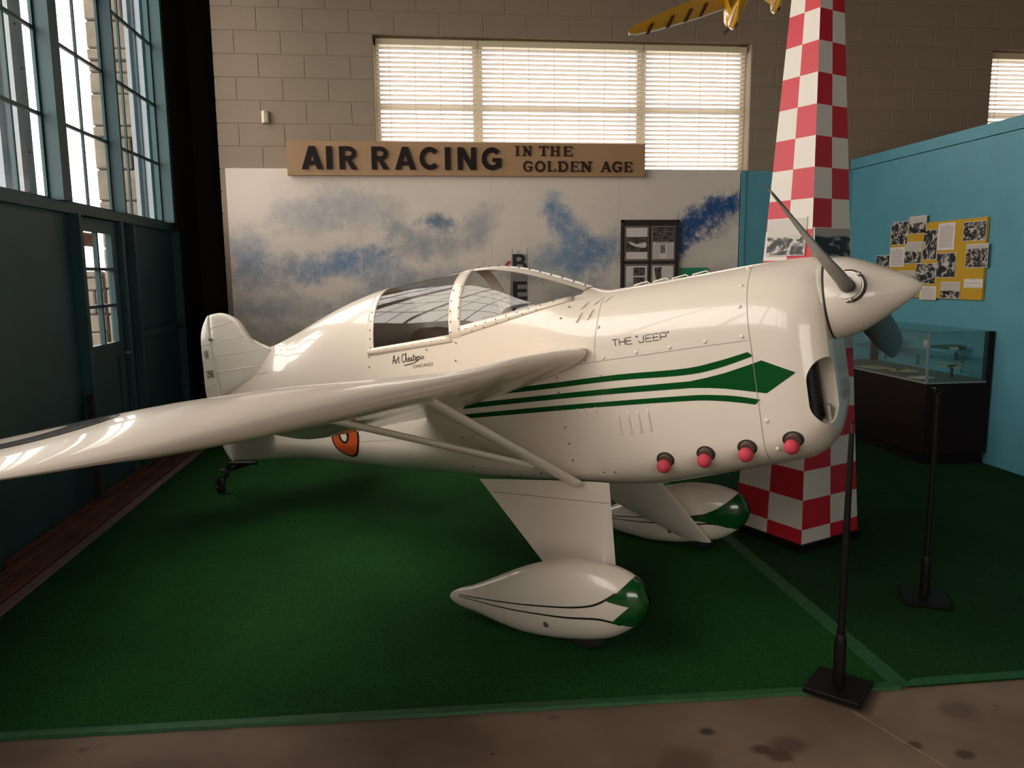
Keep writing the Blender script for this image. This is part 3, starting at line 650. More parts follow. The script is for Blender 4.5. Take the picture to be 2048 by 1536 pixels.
# ================================================================== PYLON
PCX, PCY, PPH = 2.244, 4.347, .41618
py = thing('racing_pylon', 'tall tapering pylon checkered in red and white on a black base', 'pylon', (PCX, PCY, 0), (0, 0, PPH))
def pa(z): return .25385-.05026*z
H_ = 4.9
core = MB(); core.grid([[(-pa(z)+.002, -pa(z)+.002, z), (pa(z)-.002, -pa(z)+.002, z), (pa(z)-.002, pa(z)-.002, z), (-pa(z)+.002, pa(z)-.002, z)] for z in (.05, H_)], True); core.cap([(-pa(H_), -pa(H_), H_), (pa(H_), -pa(H_), H_), (pa(H_), pa(H_), H_), (-pa(H_), pa(H_), H_)])
core.build('core', M['white'], py)
MB().bbox((0, 0, .0345), (.53, .53, .045)).build('base', M['blackwood'], py)
zs = [.05]+[.139+.169*i for i in range(28)]
for face in range(4):
    rot = Matrix.Rotation(face*math.pi/2, 3, 'Z')
    for r_, (z0, z1) in enumerate(zip(zs, zs[1:])):
        for c_ in (0, 1):
            a0, a1 = pa(z0), pa(z1); x0, x1 = ((-a0, -a1), (0, 0)) if c_ == 0 else ((0, 0), (a0, a1))
            q = [(x0[0], -a0, z0), (x1[0], -a0, z0), (x1[1], -a1, z1), (x0[1], -a1, z1)]
            # alternate; opposite at the shared corner
            isred = (r_ + c_ + (face % 2)*0) % 2 == 1
            MB().add([rot @ Vector(p) for p in q], [(0, 1, 2, 3)]).build('check_square', M['red'] if isred else M['white'], py)
# prints fixed to the pylon
def pylon_print(face, x0, x1, z0, z1, mt, label):
    rot = Matrix.Rotation(PPH+face*math.pi/2, 4, 'Z'); tilt = math.atan(.05026)
    t = thing('photo_print', label, 'photo', (0, 0, 0), group='photos on the pylon')
    zm = (z0+z1)/2; mt4 = Matrix.Translation((PCX, PCY, 0)) @ rot @ Matrix.Translation((0, -pa(zm), zm)) @ Matrix.Rotation(-tilt, 4, 'X')
    t.matrix_world = mt4; h = (z1-z0)/2
    B((x0, -.008, -h), (x1, -.001, h)).build('mount_board', M['white'], t)
    B((x0+.004, -.0086, -h+.004), (x1-.004, -.008, h-.004)).build('print', mt, t)
    return t, h
t, h = pylon_print(3, -.148, .126, 1.685, 1.897, photo_mat(21, 4, .46, .56, split=.5), 'black and white photo of parked airplanes on the left face of the pylon')
t, h = pylon_print(0, -.155, .155, 1.675, 1.838, photo_mat(27, 3, .50, .60, light=(.36, .31, .28), split=.3), 'dark black and white airplane photo on the right face of the pylon')

# ================================================================== BULLETIN BOARD
XB = XP-.0135
bb = B((XB-.022, 5.915, 1.345), (XB, 7.22, 2.02)).build('bulletin_board', M['yellow']); tag(bb, 'mustard yellow bulletin board pinned with old photos on the teal partition', 'bulletin board')
PR = [('p', 7.205, 6.946, 1.837, 2.057, 'photo of people standing in a row at the top left of the yellow board', 31, 6, None),
      ('p', 6.930, 6.677, 1.929, 2.090, 'photo of a parked airplane sticking up over the top edge of the yellow board', 32, 4, .4),
      ('p', 6.705, 6.510, 1.688, 1.956, 'tall dark photo left of the largest typed card', 33, 5, None),
      ('t', 6.506, 6.286, 1.767, 2.002, 'largest typed white card at the top of the yellow board', 18, 0, None),
      ('p', 6.181, 5.912, 1.832, 1.992, 'photo of a crowd by an airplane in the top right corner of the yellow board', 34, 6, None),
      ('p', 6.130, 5.872, 1.611, 1.808, 'crowd photo overhanging the right edge of the yellow board', 35, 9, .2),
      ('t', 7.208, 6.979, 1.628, 1.816, 'typed white card at the left edge of the yellow board', 12, 0, None),
      ('p', 6.977, 6.720, 1.656, 1.859, 'pale airfield photo right of the leftmost typed card', 36, 7, .45),
      ('p', 7.469, 7.225, 1.619, 1.745, 'dark photo on the teal wall left of the yellow board', 37, 4, None),
      ('p', 6.788, 6.507, 1.469, 1.657, 'photo of a group of men near the spinner tip', 38, 5, None),
      ('p', 6.502, 6.250, 1.528, 1.743, 'photo of a person in white in the middle of the yellow board', 39, 4, None),
      ('t', 6.712, 6.482, 1.328, 1.451, 'typed white card hanging over the bottom edge of the yellow board', 8, 0, None),
      ('p', 6.425, 6.173, 1.348, 1.493, 'pale photo of a small airplane at the bottom of the yellow board', 41, 4, .55),
      ('t', 6.130, 5.908, 1.443, 1.519, 'small typed pink card at the lower right of the yellow board', 3, 0, None),
      ('p', 7.043, 6.80, 1.495, 1.593, 'pale photo half hidden behind the spinner', 42, 3, .6)]
for kd, ya, yb, z0, z1, lb, sd, scl, sp in PR:
    x = XB-.024 if lb.find('teal wall') < 0 else XB-.002
    t = thing('photo_print' if kd == 'p' else 'typed_card', lb, 'photo' if kd == 'p' else 'card', (x, (ya+yb)/2, z0), group='pinned photos' if kd == 'p' else 'pinned typed cards')
    W = (ya-yb)/2; H = z1-z0
    B((-.003, -W, 0), (0, W, H)).build('sheet', M['paper'] if kd == 't' else M['white'], t)
    if kd == 'p': B((-.0036, -W+.004, .005), (-.003, W-.004, H-.005)).build('print', photo_mat(sd, scl, .45, .60, split=sp), t)
    else:
        ln = MB()
        for q in range(sd):
            zz = H*(.1+.8*q/max(sd-1, 1)); a = .8 if q < sd-1 else .25
            ln.box((-.0036, -W*a, zz), (-.003, W*a, zz+.0035))
        stuff(ln.build('typed_lines', M['ink'], t))

# ================================================================== DISPLAY CASE
dc = thing('display_case', 'dark wooden display case with glass top standing against the teal partition', 'display case', (0, 0, 0))
CX0, CX1, CY0, CY1 = 4.03, 4.60, 5.75, 7.4
MB().bbox(((CX0+CX1)/2, (CY0+CY1)/2, .395), (CX1-CX0, CY1-CY0, .59), bev=.004).build('cabinet', M['casewood'], dc)
B((CX0+.04, CY0+.04, 0.012), (CX1, CY1, .10)).build('plinth', M['blackwood'], dc)
B((CX0+.015, CY0+.015, .69), (CX1-.01, CY1, .70)).build('case_floor', M['casefloor'], dc)
for lo, hi in [((CX0, CY0, .69), (CX0+.005, CY1, 1.10)), ((CX0+.005, CY0, .69), (CX1-.05, CY0+.005, 1.10)), ((CX0, CY0, 1.10), (CX1, CY1, 1.107)), ((CX0, CY1-.005, .69), (CX1-.05, CY1, 1.10))]: B(lo, hi).build('glass_panel', M['caseglass'], dc)
B((CX1-.05, CY0, .69), (CX1, CY0+.05, 1.10)).build('corner_post', M['casewood'], dc); B((CX1-.05, CY1-.05, .69), (CX1, CY1, 1.10)).build('corner_post', M['casewood'], dc)
M['edgealu'] = mat('case_edge_metal', (.35, .36, .34), .35, .7)
B((CX0-.004, CY0-.004, .69), (CX0+.012, CY0+.012, 1.10)).build('corner_strip', M['edgealu'], dc)
for lo, hi in [((CX0-.003, CY0-.003, .685), (CX0+.008, CY1, .70)), ((CX0, CY0-.003, .685), (CX1-.05, CY0+.008, .70))]: B(lo, hi).build('base_strip', M['edgealu'], dc)
B((CX0+.25, CY0+.03, .868), (CX1-.005, CY1-.03, .874)).build('glass_shelf', M['caseglass'], dc)
for yy in (6.1, 6.7, 7.2): MB().tube([(CX1-.01, yy, .72), (CX1-.01, yy, .866), (CX0+.26, yy, .866)], .006, 6).build('shelf_bracket', M['darkmetal'], dc)
MB().tube([(CX0+.05, CY0-.002, .655), (CX0+.05, CY0-.012, .655), (CX0+.075, CY0-.012, .655), (CX0+.075, CY0-.002, .655)], .005, 6).build('pull', M['chrome'], dc)
def model_plane(name, label, loc, rz, sc, cw, cf, biplane=False, stand=.0, pitch=0):
    t = thing(name, label, 'model airplane', loc, (0, pitch, rz), 'models in the display case')
    f = MB(); rings = []
    for x, r in [(-.5, .012), (-.3, .035), (0, .06), (.25, .06), (.34, .045), (.37, .015)]: rings.append([(x*sc, r*sc*math.cos(a), r*sc*math.sin(a)+stand) for a in (2*math.pi*k/10 for k in range(10))])
    f.grid(rings, True); f.cap(rings[0], flip=True); f.cap(rings[-1]); f.build('fuselage', cf, t, 60)
    for z in ((-.05, .11) if biplane else (.0,)):
        MB().prism([(.02*sc, -.6*sc), (.20*sc, -.6*sc), (.22*sc, .6*sc), (.02*sc, .6*sc)], z*sc+stand, z*sc+.016*sc+stand, to=lambda a, b, d: (a, b, d)).build('wing', cw, t)
    MB().prism([(-.5*sc, -.2*sc), (-.38*sc, -.2*sc), (-.36*sc, .2*sc), (-.5*sc, .2*sc)], stand, stand+.012*sc, to=lambda a, b, d: (a, b, d)).build('tailplane', cw, t)
    MB().prism([(-.52*sc, stand), (-.38*sc, stand), (-.45*sc, stand+.16*sc), (-.52*sc, stand+.16*sc)], -.006*sc, .006*sc).build('fin', cw, t)
    MB().bbox((.375*sc, 0, stand), (.01*sc, .022*sc, .26*sc)).build('propeller', M['pipe'], t)
    for s_ in (-1, 1):
        if biplane: MB().tube([(.12*sc, s_*.42*sc, -.05*sc+stand), (.12*sc, s_*.42*sc, .12*sc+stand)], .008*sc, 5).build('wing_strut', M['pipe'], t)
        if not biplane: MB().tube([(.15*sc, s_*.12*sc, stand-.02*sc), (.18*sc, s_*.16*sc, stand-.15*sc)], .012*sc, 5).build('gear_leg', M['pipe'], t); MB().sphere((.18*sc, s_*.16*sc, stand-.16*sc), .04*sc, 8, 6, sc=(1, .5, 1)).build('wheel', M['rubber'], t)
    if biplane: MB().tube([(0, 0, 0), (.02*sc, 0, stand)], .012, 6).build('stand', M['darkmetal'], t)
    return t
model_plane('model_biplane', 'small yellow model biplane on a stand inside the display case', (4.40, 5.96, .7025), R(-150), .2, M['yplane'], M['pipe'], True, .10)
M['rust'] = mat('rusty_red_model', (.26, .07, .03), .6); M['silver'] = mat('silver_model', (.5, .47, .42), .4, .3); M['dkgreen'] = mat('dark_model', (.04, .05, .03), .5)
model_plane('model_airplane', 'small rust red model airplane lying at the front of the display case', (4.16, 6.29, .722), R(200), .16, M['silver'], M['rust'], False, .012)
model_plane('model_airplane', 'dark slender model airplane on the glass shelf of the display case', (4.44, 6.08, .876), R(-35), .36, M['silver'], M['dkgreen'], False, .072)
model_plane('model_airplane', 'white model airplane on the shelf behind the propeller', (4.42, 7.0, .876), R(20), .34, M['silver'], M['white'], False, .068)
for (x, yy, a, b, rz, lb) in [(4.17, 6.02, .2, .14, 20, 'cream paper lying at the corner of the display case'), (4.30, 6.45, .22, .16, -10, 'brown paper sheet beside the rust red model in the case'), (4.2, 6.75, .2, .28, 5, 'open tan booklet at the back of the display case')]:
    o = MB().bbox((0, 0, .0015), (a, b, .002)).build('paper_sheet', M['paper'] if 'cream' in lb else M['signcard']); o.location = (x, yy, .70); o.rotation_euler = (0, 0, R(rz)); tag(o, lb, 'paper', 'papers in the display case')

# ================================================================== STANCHIONS
def stanchion(x, yy, rz, label, H=1.02):
    t = thing('stanchion', label, 'stanchion', (x, yy, .005), (0, 0, rz), 'black wooden stanchions')
    b = MB(); b.bbox((0, 0, .012+.0105), (.205, .205, .022), bev=.003); b.build('base_plate', M['blackwood'], t)
    MB().lathe([(0, .032), (.022, .032), (.0225, .20), (.019, .225), (.014, .235), (.017, .245), (.012, .262), (.0165, .282), (.013, .295), (.0135, .31), (.0145, .42), (.0095, H-.03), (.0085, H), (0, H)], 20).build('pole', M['blackwood'], t, 40)
    MB().tube([(0, 0, H-.005), (0, 0, H+.012), (.004, 0, H+.02)]+[(.0+.014*math.cos(a), 0, H+.026+.013*math.sin(a)) for a in (R(-60+30*k) for k in range(10))], .0028, 6).build('hook', M['darkmetal'], t, 60)
    return t
stanchion(1.545, 2.602, R(45), 'black turned stanchion on a square base standing at the front carpet edge', 1.01)
stanchion(2.385, 3.315, R(-27), 'black turned stanchion standing further back on the green carpet near the display case', 1.005)

# ================================================================== HANGING YELLOW MODEL
ym = thing('hanging_model_airplane', 'yellow racing airplane model hanging above the long window near the pylon', 'model airplane', (2.28, 5.5, 3.535), (R(32), R(21), R(184)))
def rowsw(s_): # half wing, local: x span, y chord (forward is -y), z up
    out = []
    for f, c, y0 in [(0, .20, -.11), (.35, .19, -.10), (.65, .14, -.07), (.82, .09, -.04), (.88, .03, -.01)]:
        x = s_*f
        out.append([(x, y0, 0), (x, y0+c*.3, .016*c/.2), (x, y0+c, 0), (x, y0+c*.4, -.010*c/.2)])
    return out
for s_ in (-1, 1):
    wv = MB().grid(rowsw(s_), True).cap(rowsw(s_)[-1]).build('wing', M['yplane'], ym, 50)
    MB().tube([(s_*.02, -.112, 0), (s_*.35, -.102, 0), (s_*.65, -.072, 0), (s_*.82, -.042, 0), (s_*.875, -.01, 0)], .009, 6).build('leading_edge', M['white'], wv)
    for x in (.30, .42, .56, .72): MB().add([(s_*x, -.085+.05*(x-.3), -.0125), (s_*(x+.03), -.085+.05*(x-.3), -.0125), (s_*(x+.0), .02, -.012), (s_*(x-.03), .02, -.012)], [(0, 1, 2, 3)]).build('marking', M['maroon'], wv)
    lg = MB(); lg.grid([[(s_*x, y-c, z), (s_*x+.008, y, z), (s_*x, y+c, z), (s_*x-.008, y, z)] for x, y, z, c in [(.13, -.03, -.005, .05), (.165, -.03, -.15, .035)]], True); lg.build('gear_leg', M['yplane'], ym)
    pn = MB(); pr_ = []
    for y_, r in [(-.10, .004), (-.092, .022), (-.06, .038), (-.02, .042), (.04, .034), (.10, .018), (.14, .004)]: pr_.append([(s_*.168+.62*r*math.cos(a), y_, -.185+1.15*r*math.sin(a)) for a in (2*math.pi*k/12 for k in range(12))])
    pn.grid(pr_, True).cap(pr_[0]).cap(pr_[-1]); pno = pn.build('wheel_fairing', M['yplane'], ym, 60)
    MB().sphere((s_*.168, -.03, -.205), .034, 12, 8, sc=(.45, 1, 1)).build('wheel', M['maroon'], pno)
    MB().tube([(s_*.168+.022, -.08, -.19), (s_*.168+.028, 0, -.20), (s_*.168+.014, .1, -.19)], .005, 5).build('trim_line', M['white'], pno)
fr_ = []
for y_, r in [(-.30, .01), (-.29, .05), (-.2, .07), (0, .07), (.3, .05), (.6, .015)]: fr_.append([(r*math.cos(a), y_, .02+r*1.2*math.sin(a)) for a in (2*math.pi*k/14 for k in range(14))])
MB().grid(fr_, True).cap(fr_[0]).cap(fr_[-1]).build('fuselage', M['yplane'], ym, 60)
MB().sphere((0, -.29, .02), .045, 12, 8).build('engine', M['darkmetal'], ym); MB().bbox((0, -.345, .02), (.16, .012, .02), rot=Matrix.Rotation(.5, 3, 'Y')).build('propeller', M['pipe'], ym)
MB().prism([(.45, .03), (.62, .03), (.62, .2), (.55, .2)], -.006, .006, to=lambda a, b, d: (d, a, b)).build('fin', M['yplane'], ym); MB().prism([(-.22, .48), (.22, .48), (.18, .6), (-.18, .6)], .02, .03, to=lambda a, b, d: (a, b, d)).build('tailplane', M['yplane'], ym)
for yy in (-.1, .4): MB().tube([(0, yy, .08), (.35, yy, 1.8)], .0012, 4).build('hanging_wire', M['darkmetal'], ym)

# ================================================================== THE RACING AIRPLANE
AP = thing('racing_airplane', 'cream white single seat racing airplane with green stripes on the green carpet', 'airplane', (1.117, 3.63, 0), (0, 0, R(-39.5)))
TH = R(9.5); CT, ST = math.cos(TH), math.sin(TH)
def T(u, y, w): return (u*CT-w*ST, y, u*ST+w*CT)     # airframe axes (nose-high) to ground axes
HW = pchip([-3.16, -2.9, -2.6, -2.3, -1.9, -1.5, -1.1, -.7, .5, .745, .85, .915, .955, .985, 1.012, 1.028], [.014, .045, .092, .14, .20, .245, .268, .27, .27, .268, .262, .250, .235, .217, .196, .176])
WT = pchip([-3.16, -2.75, -2.6, -2.5, -2.334, -2.093, -1.838, -1.614, -1.476, -1.2, -.9, -.806, -.662, -.504, -.403, -.261, -.124, -.05, .02, .364, .737, .869, .985, 1.0, 1.015, 1.028],
           [1.50, 1.556, 1.562, 1.571, 1.603, 1.663, 1.719, 1.756, 1.772, 1.778, 1.779, 1.779, 1.771, 1.742, 1.708, 1.649, 1.587, 1.553, 1.534, 1.530, 1.531, 1.527, 1.516, 1.513, 1.510, 1.504])
WB = pchip([-3.16, -2.625, -2.317, -2.125, -1.731, -1.377, -1.022, -.79, -.16, .125, .27, .457, .632, .8, .88, .925, .965, .997, 1.018, 1.028], [.81, .80, .785, .762, .717, .677, .648, .622, .575, .568, .578, .602, .626, .650, .663, .680, .710, .755, .82, .88])
W1 = pchip([-3.16, -2.4, -1.4, -.8, 0, .74, .97, 1.028], [.95, .92, .88, .80, .78, .80, .86, .95])
W2 = pchip([-3.16, -2.4, -1.9, -1.45, -.75, -.3, 0, .74, .92, 1.028], [1.02, 1.13, 1.25, 1.34, 1.36, 1.34, 1.27, 1.24, 1.22, 1.25])
NB = pchip([-3.16, -1.4, -.6, 0, 1.06], [1.6, 1.7, 2.0, 2.3, 2.2])
NTf = pchip([-3.16, -2.8, -2.3, -1.6, 1.06], [.75, .80, 1.5, 2.05, 2.05])
def side_y(u, w):
    a, b, c, d, h = WB(u), W1(u), W2(u), WT(u), HW(u)
    if w > c: return h*max(0, 1-min(1, (w-c)/(d-c))**NTf(u))**(1/NTf(u))
    if w < b: n = NB(u); return h*max(0, 1-min(1, (b-w)/(b-a))**n)**(1/n)
    return h
def arch(u, ph): # angle above arch start -> (y, w)
    e_ = 2/NTf(u); return HW(u)*max(0, math.cos(ph))**e_, W2(u)+(WT(u)-W2(u))*max(0, math.sin(ph))**e_
def ph_of_w(u, w): return math.asin(min(1, max(0, (w-W2(u))/(WT(u)-W2(u))))**(NTf(u)/2))
def ph_of_y(u, y): return math.acos(min(1, y/HW(u))**(NTf(u)/2))
UH0, UH1, UW0, UW1 = -1.375, -.805, -.735, -.075   # hood glass, windscreen glass
def w_rail(u): return interp(u, [-1.375, -.8, -.735, -.442, -.205, -.075], [1.434, 1.440, 1.474, 1.498, 1.516, 1.532])
def ph_strip(u): return ph_of_y(u, interp(u, [-.8, -.5, -.075, .2], [.075, .095, .095, .06]))
def ph_rail(u):
    if u < UH0: return ph_of_w(UH0, w_rail(UH0))
    if u <= UW1: return min(ph_of_w(u, w_rail(u)), ph_strip(u)-.02)
    return interp(u, [UW1, .25], [min(ph_of_w(UW1, w_rail(UW1)), ph_strip(UW1)-.02), .7])
NA, NBn, NC = 6, 10, 3
def half_ring(u):
    """starboard half from bottom centre to top centre: list of (y, w)"""
    h, a, b, c = HW(u), WB(u), W1(u), W2(u); n = NB(u); pts = []
    for i in range(10):
        f = math.pi/2*i/10; pts.append((h*math.sin(f)**(2/n) if i else 0, b-(b-a)*math.cos(f)**(2/n)))
    for i in range(6): pts.append((h, b+(c-b)*i/6))
    pr_, ps = ph_rail(u), min(ph_strip(u), math.pi/2-.03)
    for i in range(NA): pts.append(arch(u, pr_*i/NA))
    for i in range(NBn): pts.append(arch(u, pr_+(ps-pr_)*i/NBn))
    for i in range(NC): pts.append(arch(u, ps+(math.pi/2-ps)*i/NC))
    pts.append((0, WT(u))); return pts
KR, KS = 16+NA, 16+NA+NBn      # ring index of the rail and of the centre strip
def ring(u):
    hp = half_ring(u)
    return [T(u, -y, w) for y, w in hp] + [T(u, y, w) for y, w in hp[-2:0:-1]]
def stations(a, b, n): return [a+(b-a)*i/n for i in range(n+1)]
us = stations(-3.13, UH0, 36)+stations(UH0, UH1, 12)[1:]+stations(UH1, UW0, 2)[1:]+stations(UW0, UW1, 14)[1:]+stations(UW1, .7445, 18)[1:]
fz = MB(); rings = [ring(u) for u in us]; n = len(rings[0])
for r in rings: fz.v += r
def opening(u, j):
    jj = j if j < n/2 else n-1-j
    if UH0 < u < UH1: return jj >= KR
    if UW0 < u < UW1: return KR <= jj < KS
    return False
for i in range(len(us)-1):
    um = (us[i]+us[i+1])/2
    for j in range(n):
        if not opening(um, j): fz.f.append((i*n+j, i*n+(j+1) % n, (i+1)*n+(j+1) % n, (i+1)*n+j)); fz.mi.append(0)
fz.cap(rings[-1]); fz.cap(rings[0], flip=True)
fus = fz.build('fuselage', M['paint'], AP, 40)
def patch(u0, u1, nu, lo, hi, nw, off, mt, name, parent, both=True):
    """skin patch between arch angles lo(u)..hi(u), proud by off"""
    def side(sg_):
        rows = []
        for u in stations(u0, u1, nu):
            a, b = lo(u), hi(u); r = []
            for k in range(nw+1):
                ph = a+(b-a)*k/nw; y, w = arch(u, ph); c0, s0 = math.cos(ph)/max(HW(u), .01), math.sin(ph)/(WT(u)-W2(u)); l = math.hypot(c0, s0)
                r.append(T(u, sg_*(y+off*c0/l), w+off*s0/l))
            rows.append(r)
        return rows
    out = []
    for sg_ in ((-1, 1) if both else (-1,)): out.append(MB().grid(side(sg_), flip=sg_ > 0).build(name, mt, parent, 60))
    return out
# canopy: glass hood, windscreen panes, frames
for sg_ in (1,):
    rows = []
    for u in stations(UH0-.01, UH1+.01, 14):
        a = ph_of_w(u, w_rail(min(max(u, UH0), UH1)-0)-.01); r = []
        for k in range(25):
            ph = a+(math.pi-2*a)*k/24; y, w = arch(u, ph if ph <= math.pi/2 else math.pi-ph); y = -y if ph <= math.pi/2 else y
            r.append(T(u, y*1.004, w+.002))
        rows.append(r)
    MB().grid(rows).build('hood_glass', M['plexi'], AP, 60)
patch(UW0-.005, UW1, 18, lambda u: ph_rail(u)-.02, lambda u: ph_strip(u)+.01, 12, .001, M['plexi'], 'windscreen_pane', AP)
rows = []
def band(u0, u1, nu, lo, name, off=.003, mt=None):
    rows = []
    for u in stations(u0, u1, nu):
        a = lo(u); r = []
        for k in range(33):
            ph = a+(math.pi-2*a)*k/32; p2 = ph if ph <= math.pi/2 else math.pi-ph; y, w = arch(u, p2)
            c0, s0 = math.cos(p2)/HW(u), math.sin(p2)/(WT(u)-W2(u)); l = math.hypot(c0, s0); y, w = y+off*c0/l, w+off*s0/l
            r.append(T(u, -y if ph <= math.pi/2 else y, w))
        rows.append(r)
    mb = MB().grid(rows); ob = mb.build(name, mt or M['paint'], AP, 40)
    md = ob.modifiers.new('thickness', 'SOLIDIFY'); md.thickness = .003; md.offset = -1; return ob
band(-.812, -.735, 3, lambda u: ph_of_w(u, 1.418), 'canopy_bow')
band(-1.425, -1.372, 3, lambda u: ph_of_w(u, 1.40), 'hood_rear_frame', .003)
for q in patch(UH0-.05, UH1, 12, lambda u: ph_of_w(u, 1.402), lambda u: ph_of_w(u, 1.436), 2, .004, M['paint'], 'hood_rail', AP)+patch(UW0, UW1-.03, 14, lambda u: ph_of_w(u, interp(u, [-.735, -.44, -.05], [1.425, 1.462, 1.512])), lambda u: max(ph_rail(min(u, UW1)), ph_of_w(u, interp(u, [-.735, -.44, -.05], [1.43, 1.467, 1.517]))), 2, .003, M['paint'], 'windscreen_sill', AP):
    md = q.modifiers.new('thickness', 'SOLIDIFY'); md.thickness = .004; md.offset = 0
for q in patch(UW0, UW1, 16, lambda u: ph_strip(u), lambda u: math.pi/2, 4, .003, M['paint'], 'windscreen_spine', AP): pass
# cockpit
ck = MB(); ck.grid([[T(u, y, w) for y, w in [(-side_y(u, 1.40)+.015, 1.40), (-HW(u)+.02, 1.0), (HW(u)-.02, 1.0), (side_y(u, 1.40)-.015, 1.40)]] for u in stations(-1.36, -.2, 8)])
ck.build('cockpit_tub', M['brown'], AP)
st_ = MB(); pr_ = [(-1.36, 1.40), (-1.36, 1.46), (-1.33, 1.50), (-1.27, 1.515), (-1.2, 1.50), (-1.12, 1.46), (-1.05, 1.44), (-1.04, 1.40)]
st_.prism(pr_, .06, .225, to=lambda a, b, d: T(a, d, b)); st_.build('cockpit_trim', M['brown'], AP, 50)
MB().prism([(-1.22, 1.05), (-1.12, 1.05), (-1.16, 1.40), (-1.2, 1.42), (-1.26, 1.40)], -.16, .16, to=lambda a, b, d: T(a, d, b)).build('seat_back', M['brown'], AP, 40)
MB().prism([(-.66, 1.40), (-.60, 1.40), (-.56, 1.50), (-.62, 1.50)], -.22, .22, to=lambda a, b, d: T(a, d, b)).build('instrument_panel', M['brown'], AP)

# cowl with air inlet
cw = MB(); cus = stations(.7455, .94, 10)+[.95, .96, .97, .98, .99, .998, 1.006, 1.013, 1.019, 1.024, 1.028]
def cring(u): return ring(u)
cr = [cring(u) for u in cus]; cw.grid(cr, True); cw.cap(cr[0], flip=True); cw.cap(cr[-1])
me = cw.mesh('engine_cowl', [M['paint'], M['darkmetal']], None)
tmp = link('engine_cowl', me)
ct = MB(); cap_ = []
IY, IZ0, IZ1, IR = -.158, .825, 1.10, .092
def inl(sc_, u): 
    r = IR*sc_; yc = IY-.55*(u-.955); return [T(u, yc+r*math.cos(a), (IZ1-IR if math.sin(a) > 0 else IZ0+IR)+r*math.sin(a)) for a in (2*math.pi*(k+.5)/72 for k in range(72))]
cc = [inl(1.0, 1.2), inl(1.0, 1.0), inl(1.0, .90), inl(.9, .80)]
ct.grid(cc, True); ct.cap(cc[0], flip=True); ct.cap(cc[-1]); cutter = link('inlet', ct.mesh('inlet', [M['paint']], None))
md = tmp.modifiers.new('inlet', 'BOOLEAN'); md.object = cutter; md.operation = 'DIFFERENCE'; md.solver = 'EXACT'
dg = bpy.context.evaluated_depsgraph_get(); dg.update(); me2 = bpy.data.meshes.new_from_object(tmp.evaluated_get(dg))
bpy.data.objects.remove(cutter); bpy.data.objects.remove(tmp)
me2.polygons.foreach_set('use_smooth', [True]*len(me2.polygons)); me2.set_sharp_from_angle(angle=R(38)); cowl = link('engine_cowl', me2, AP)
eng = MB()
for k in range(22):
    ww = .85+.011*k; eng.lathe([(.02, 0), (.047, 0), (.047, .004), (.02, .004)], 20, axis=Matrix.Translation(T(.925, -.125, ww)) @ Matrix.Rotation(-TH, 4, 'Y'))
eng.tube([T(.925, -.125, .80), T(.925, -.125, 1.14)], .034, 16)
eng.build('cylinder_fins', M['darkmetal'], cowl, 40)
MB().tube([T(.99, -.135, .835), T(.99, -.14, .90)], .016, 10).build('inlet_pipe', M['chrome'], cowl, 40)
rows = ribbon2([(.945, 1.0)], .1)
# spinner and propeller
AX = Matrix.Translation(T(0, 0, 1.33)) @ Matrix.Rotation(-TH, 4, 'Y') @ Matrix.Rotation(R(90), 4, 'Y')   # lathe Z along the thrust line
sp = pchip([1.040, 1.08, 1.13, 1.195, 1.255, 1.315, 1.352, 1.370, 1.376], [.173, .168, .156, .127, .093, .058, .032, .013, .002])
MB().lathe([(.12, 1.036), (.173, 1.038)]+[(sp(u), u) for u in stations(1.042, 1.376, 30)], 48, axis=AX).build('spinner', M['paint'], AP, 50)
MB().lathe([(.10, .90), (.150, .90), (.170, .96), (.177, 1.0), (.1765, 1.022), (.170, 1.030), (.10, 1.030)], 48, axis=AX).build('nose_ring', M['paint'], AP, 50)
MB().lathe([(.10, 1.028), (.1715, 1.0285), (.1715, 1.0375), (.10, 1.038)], 48, axis=AX).build('spinner_gap', M['seam'], AP, 30)
AL_ = R(16.2); UP_ = 1.122
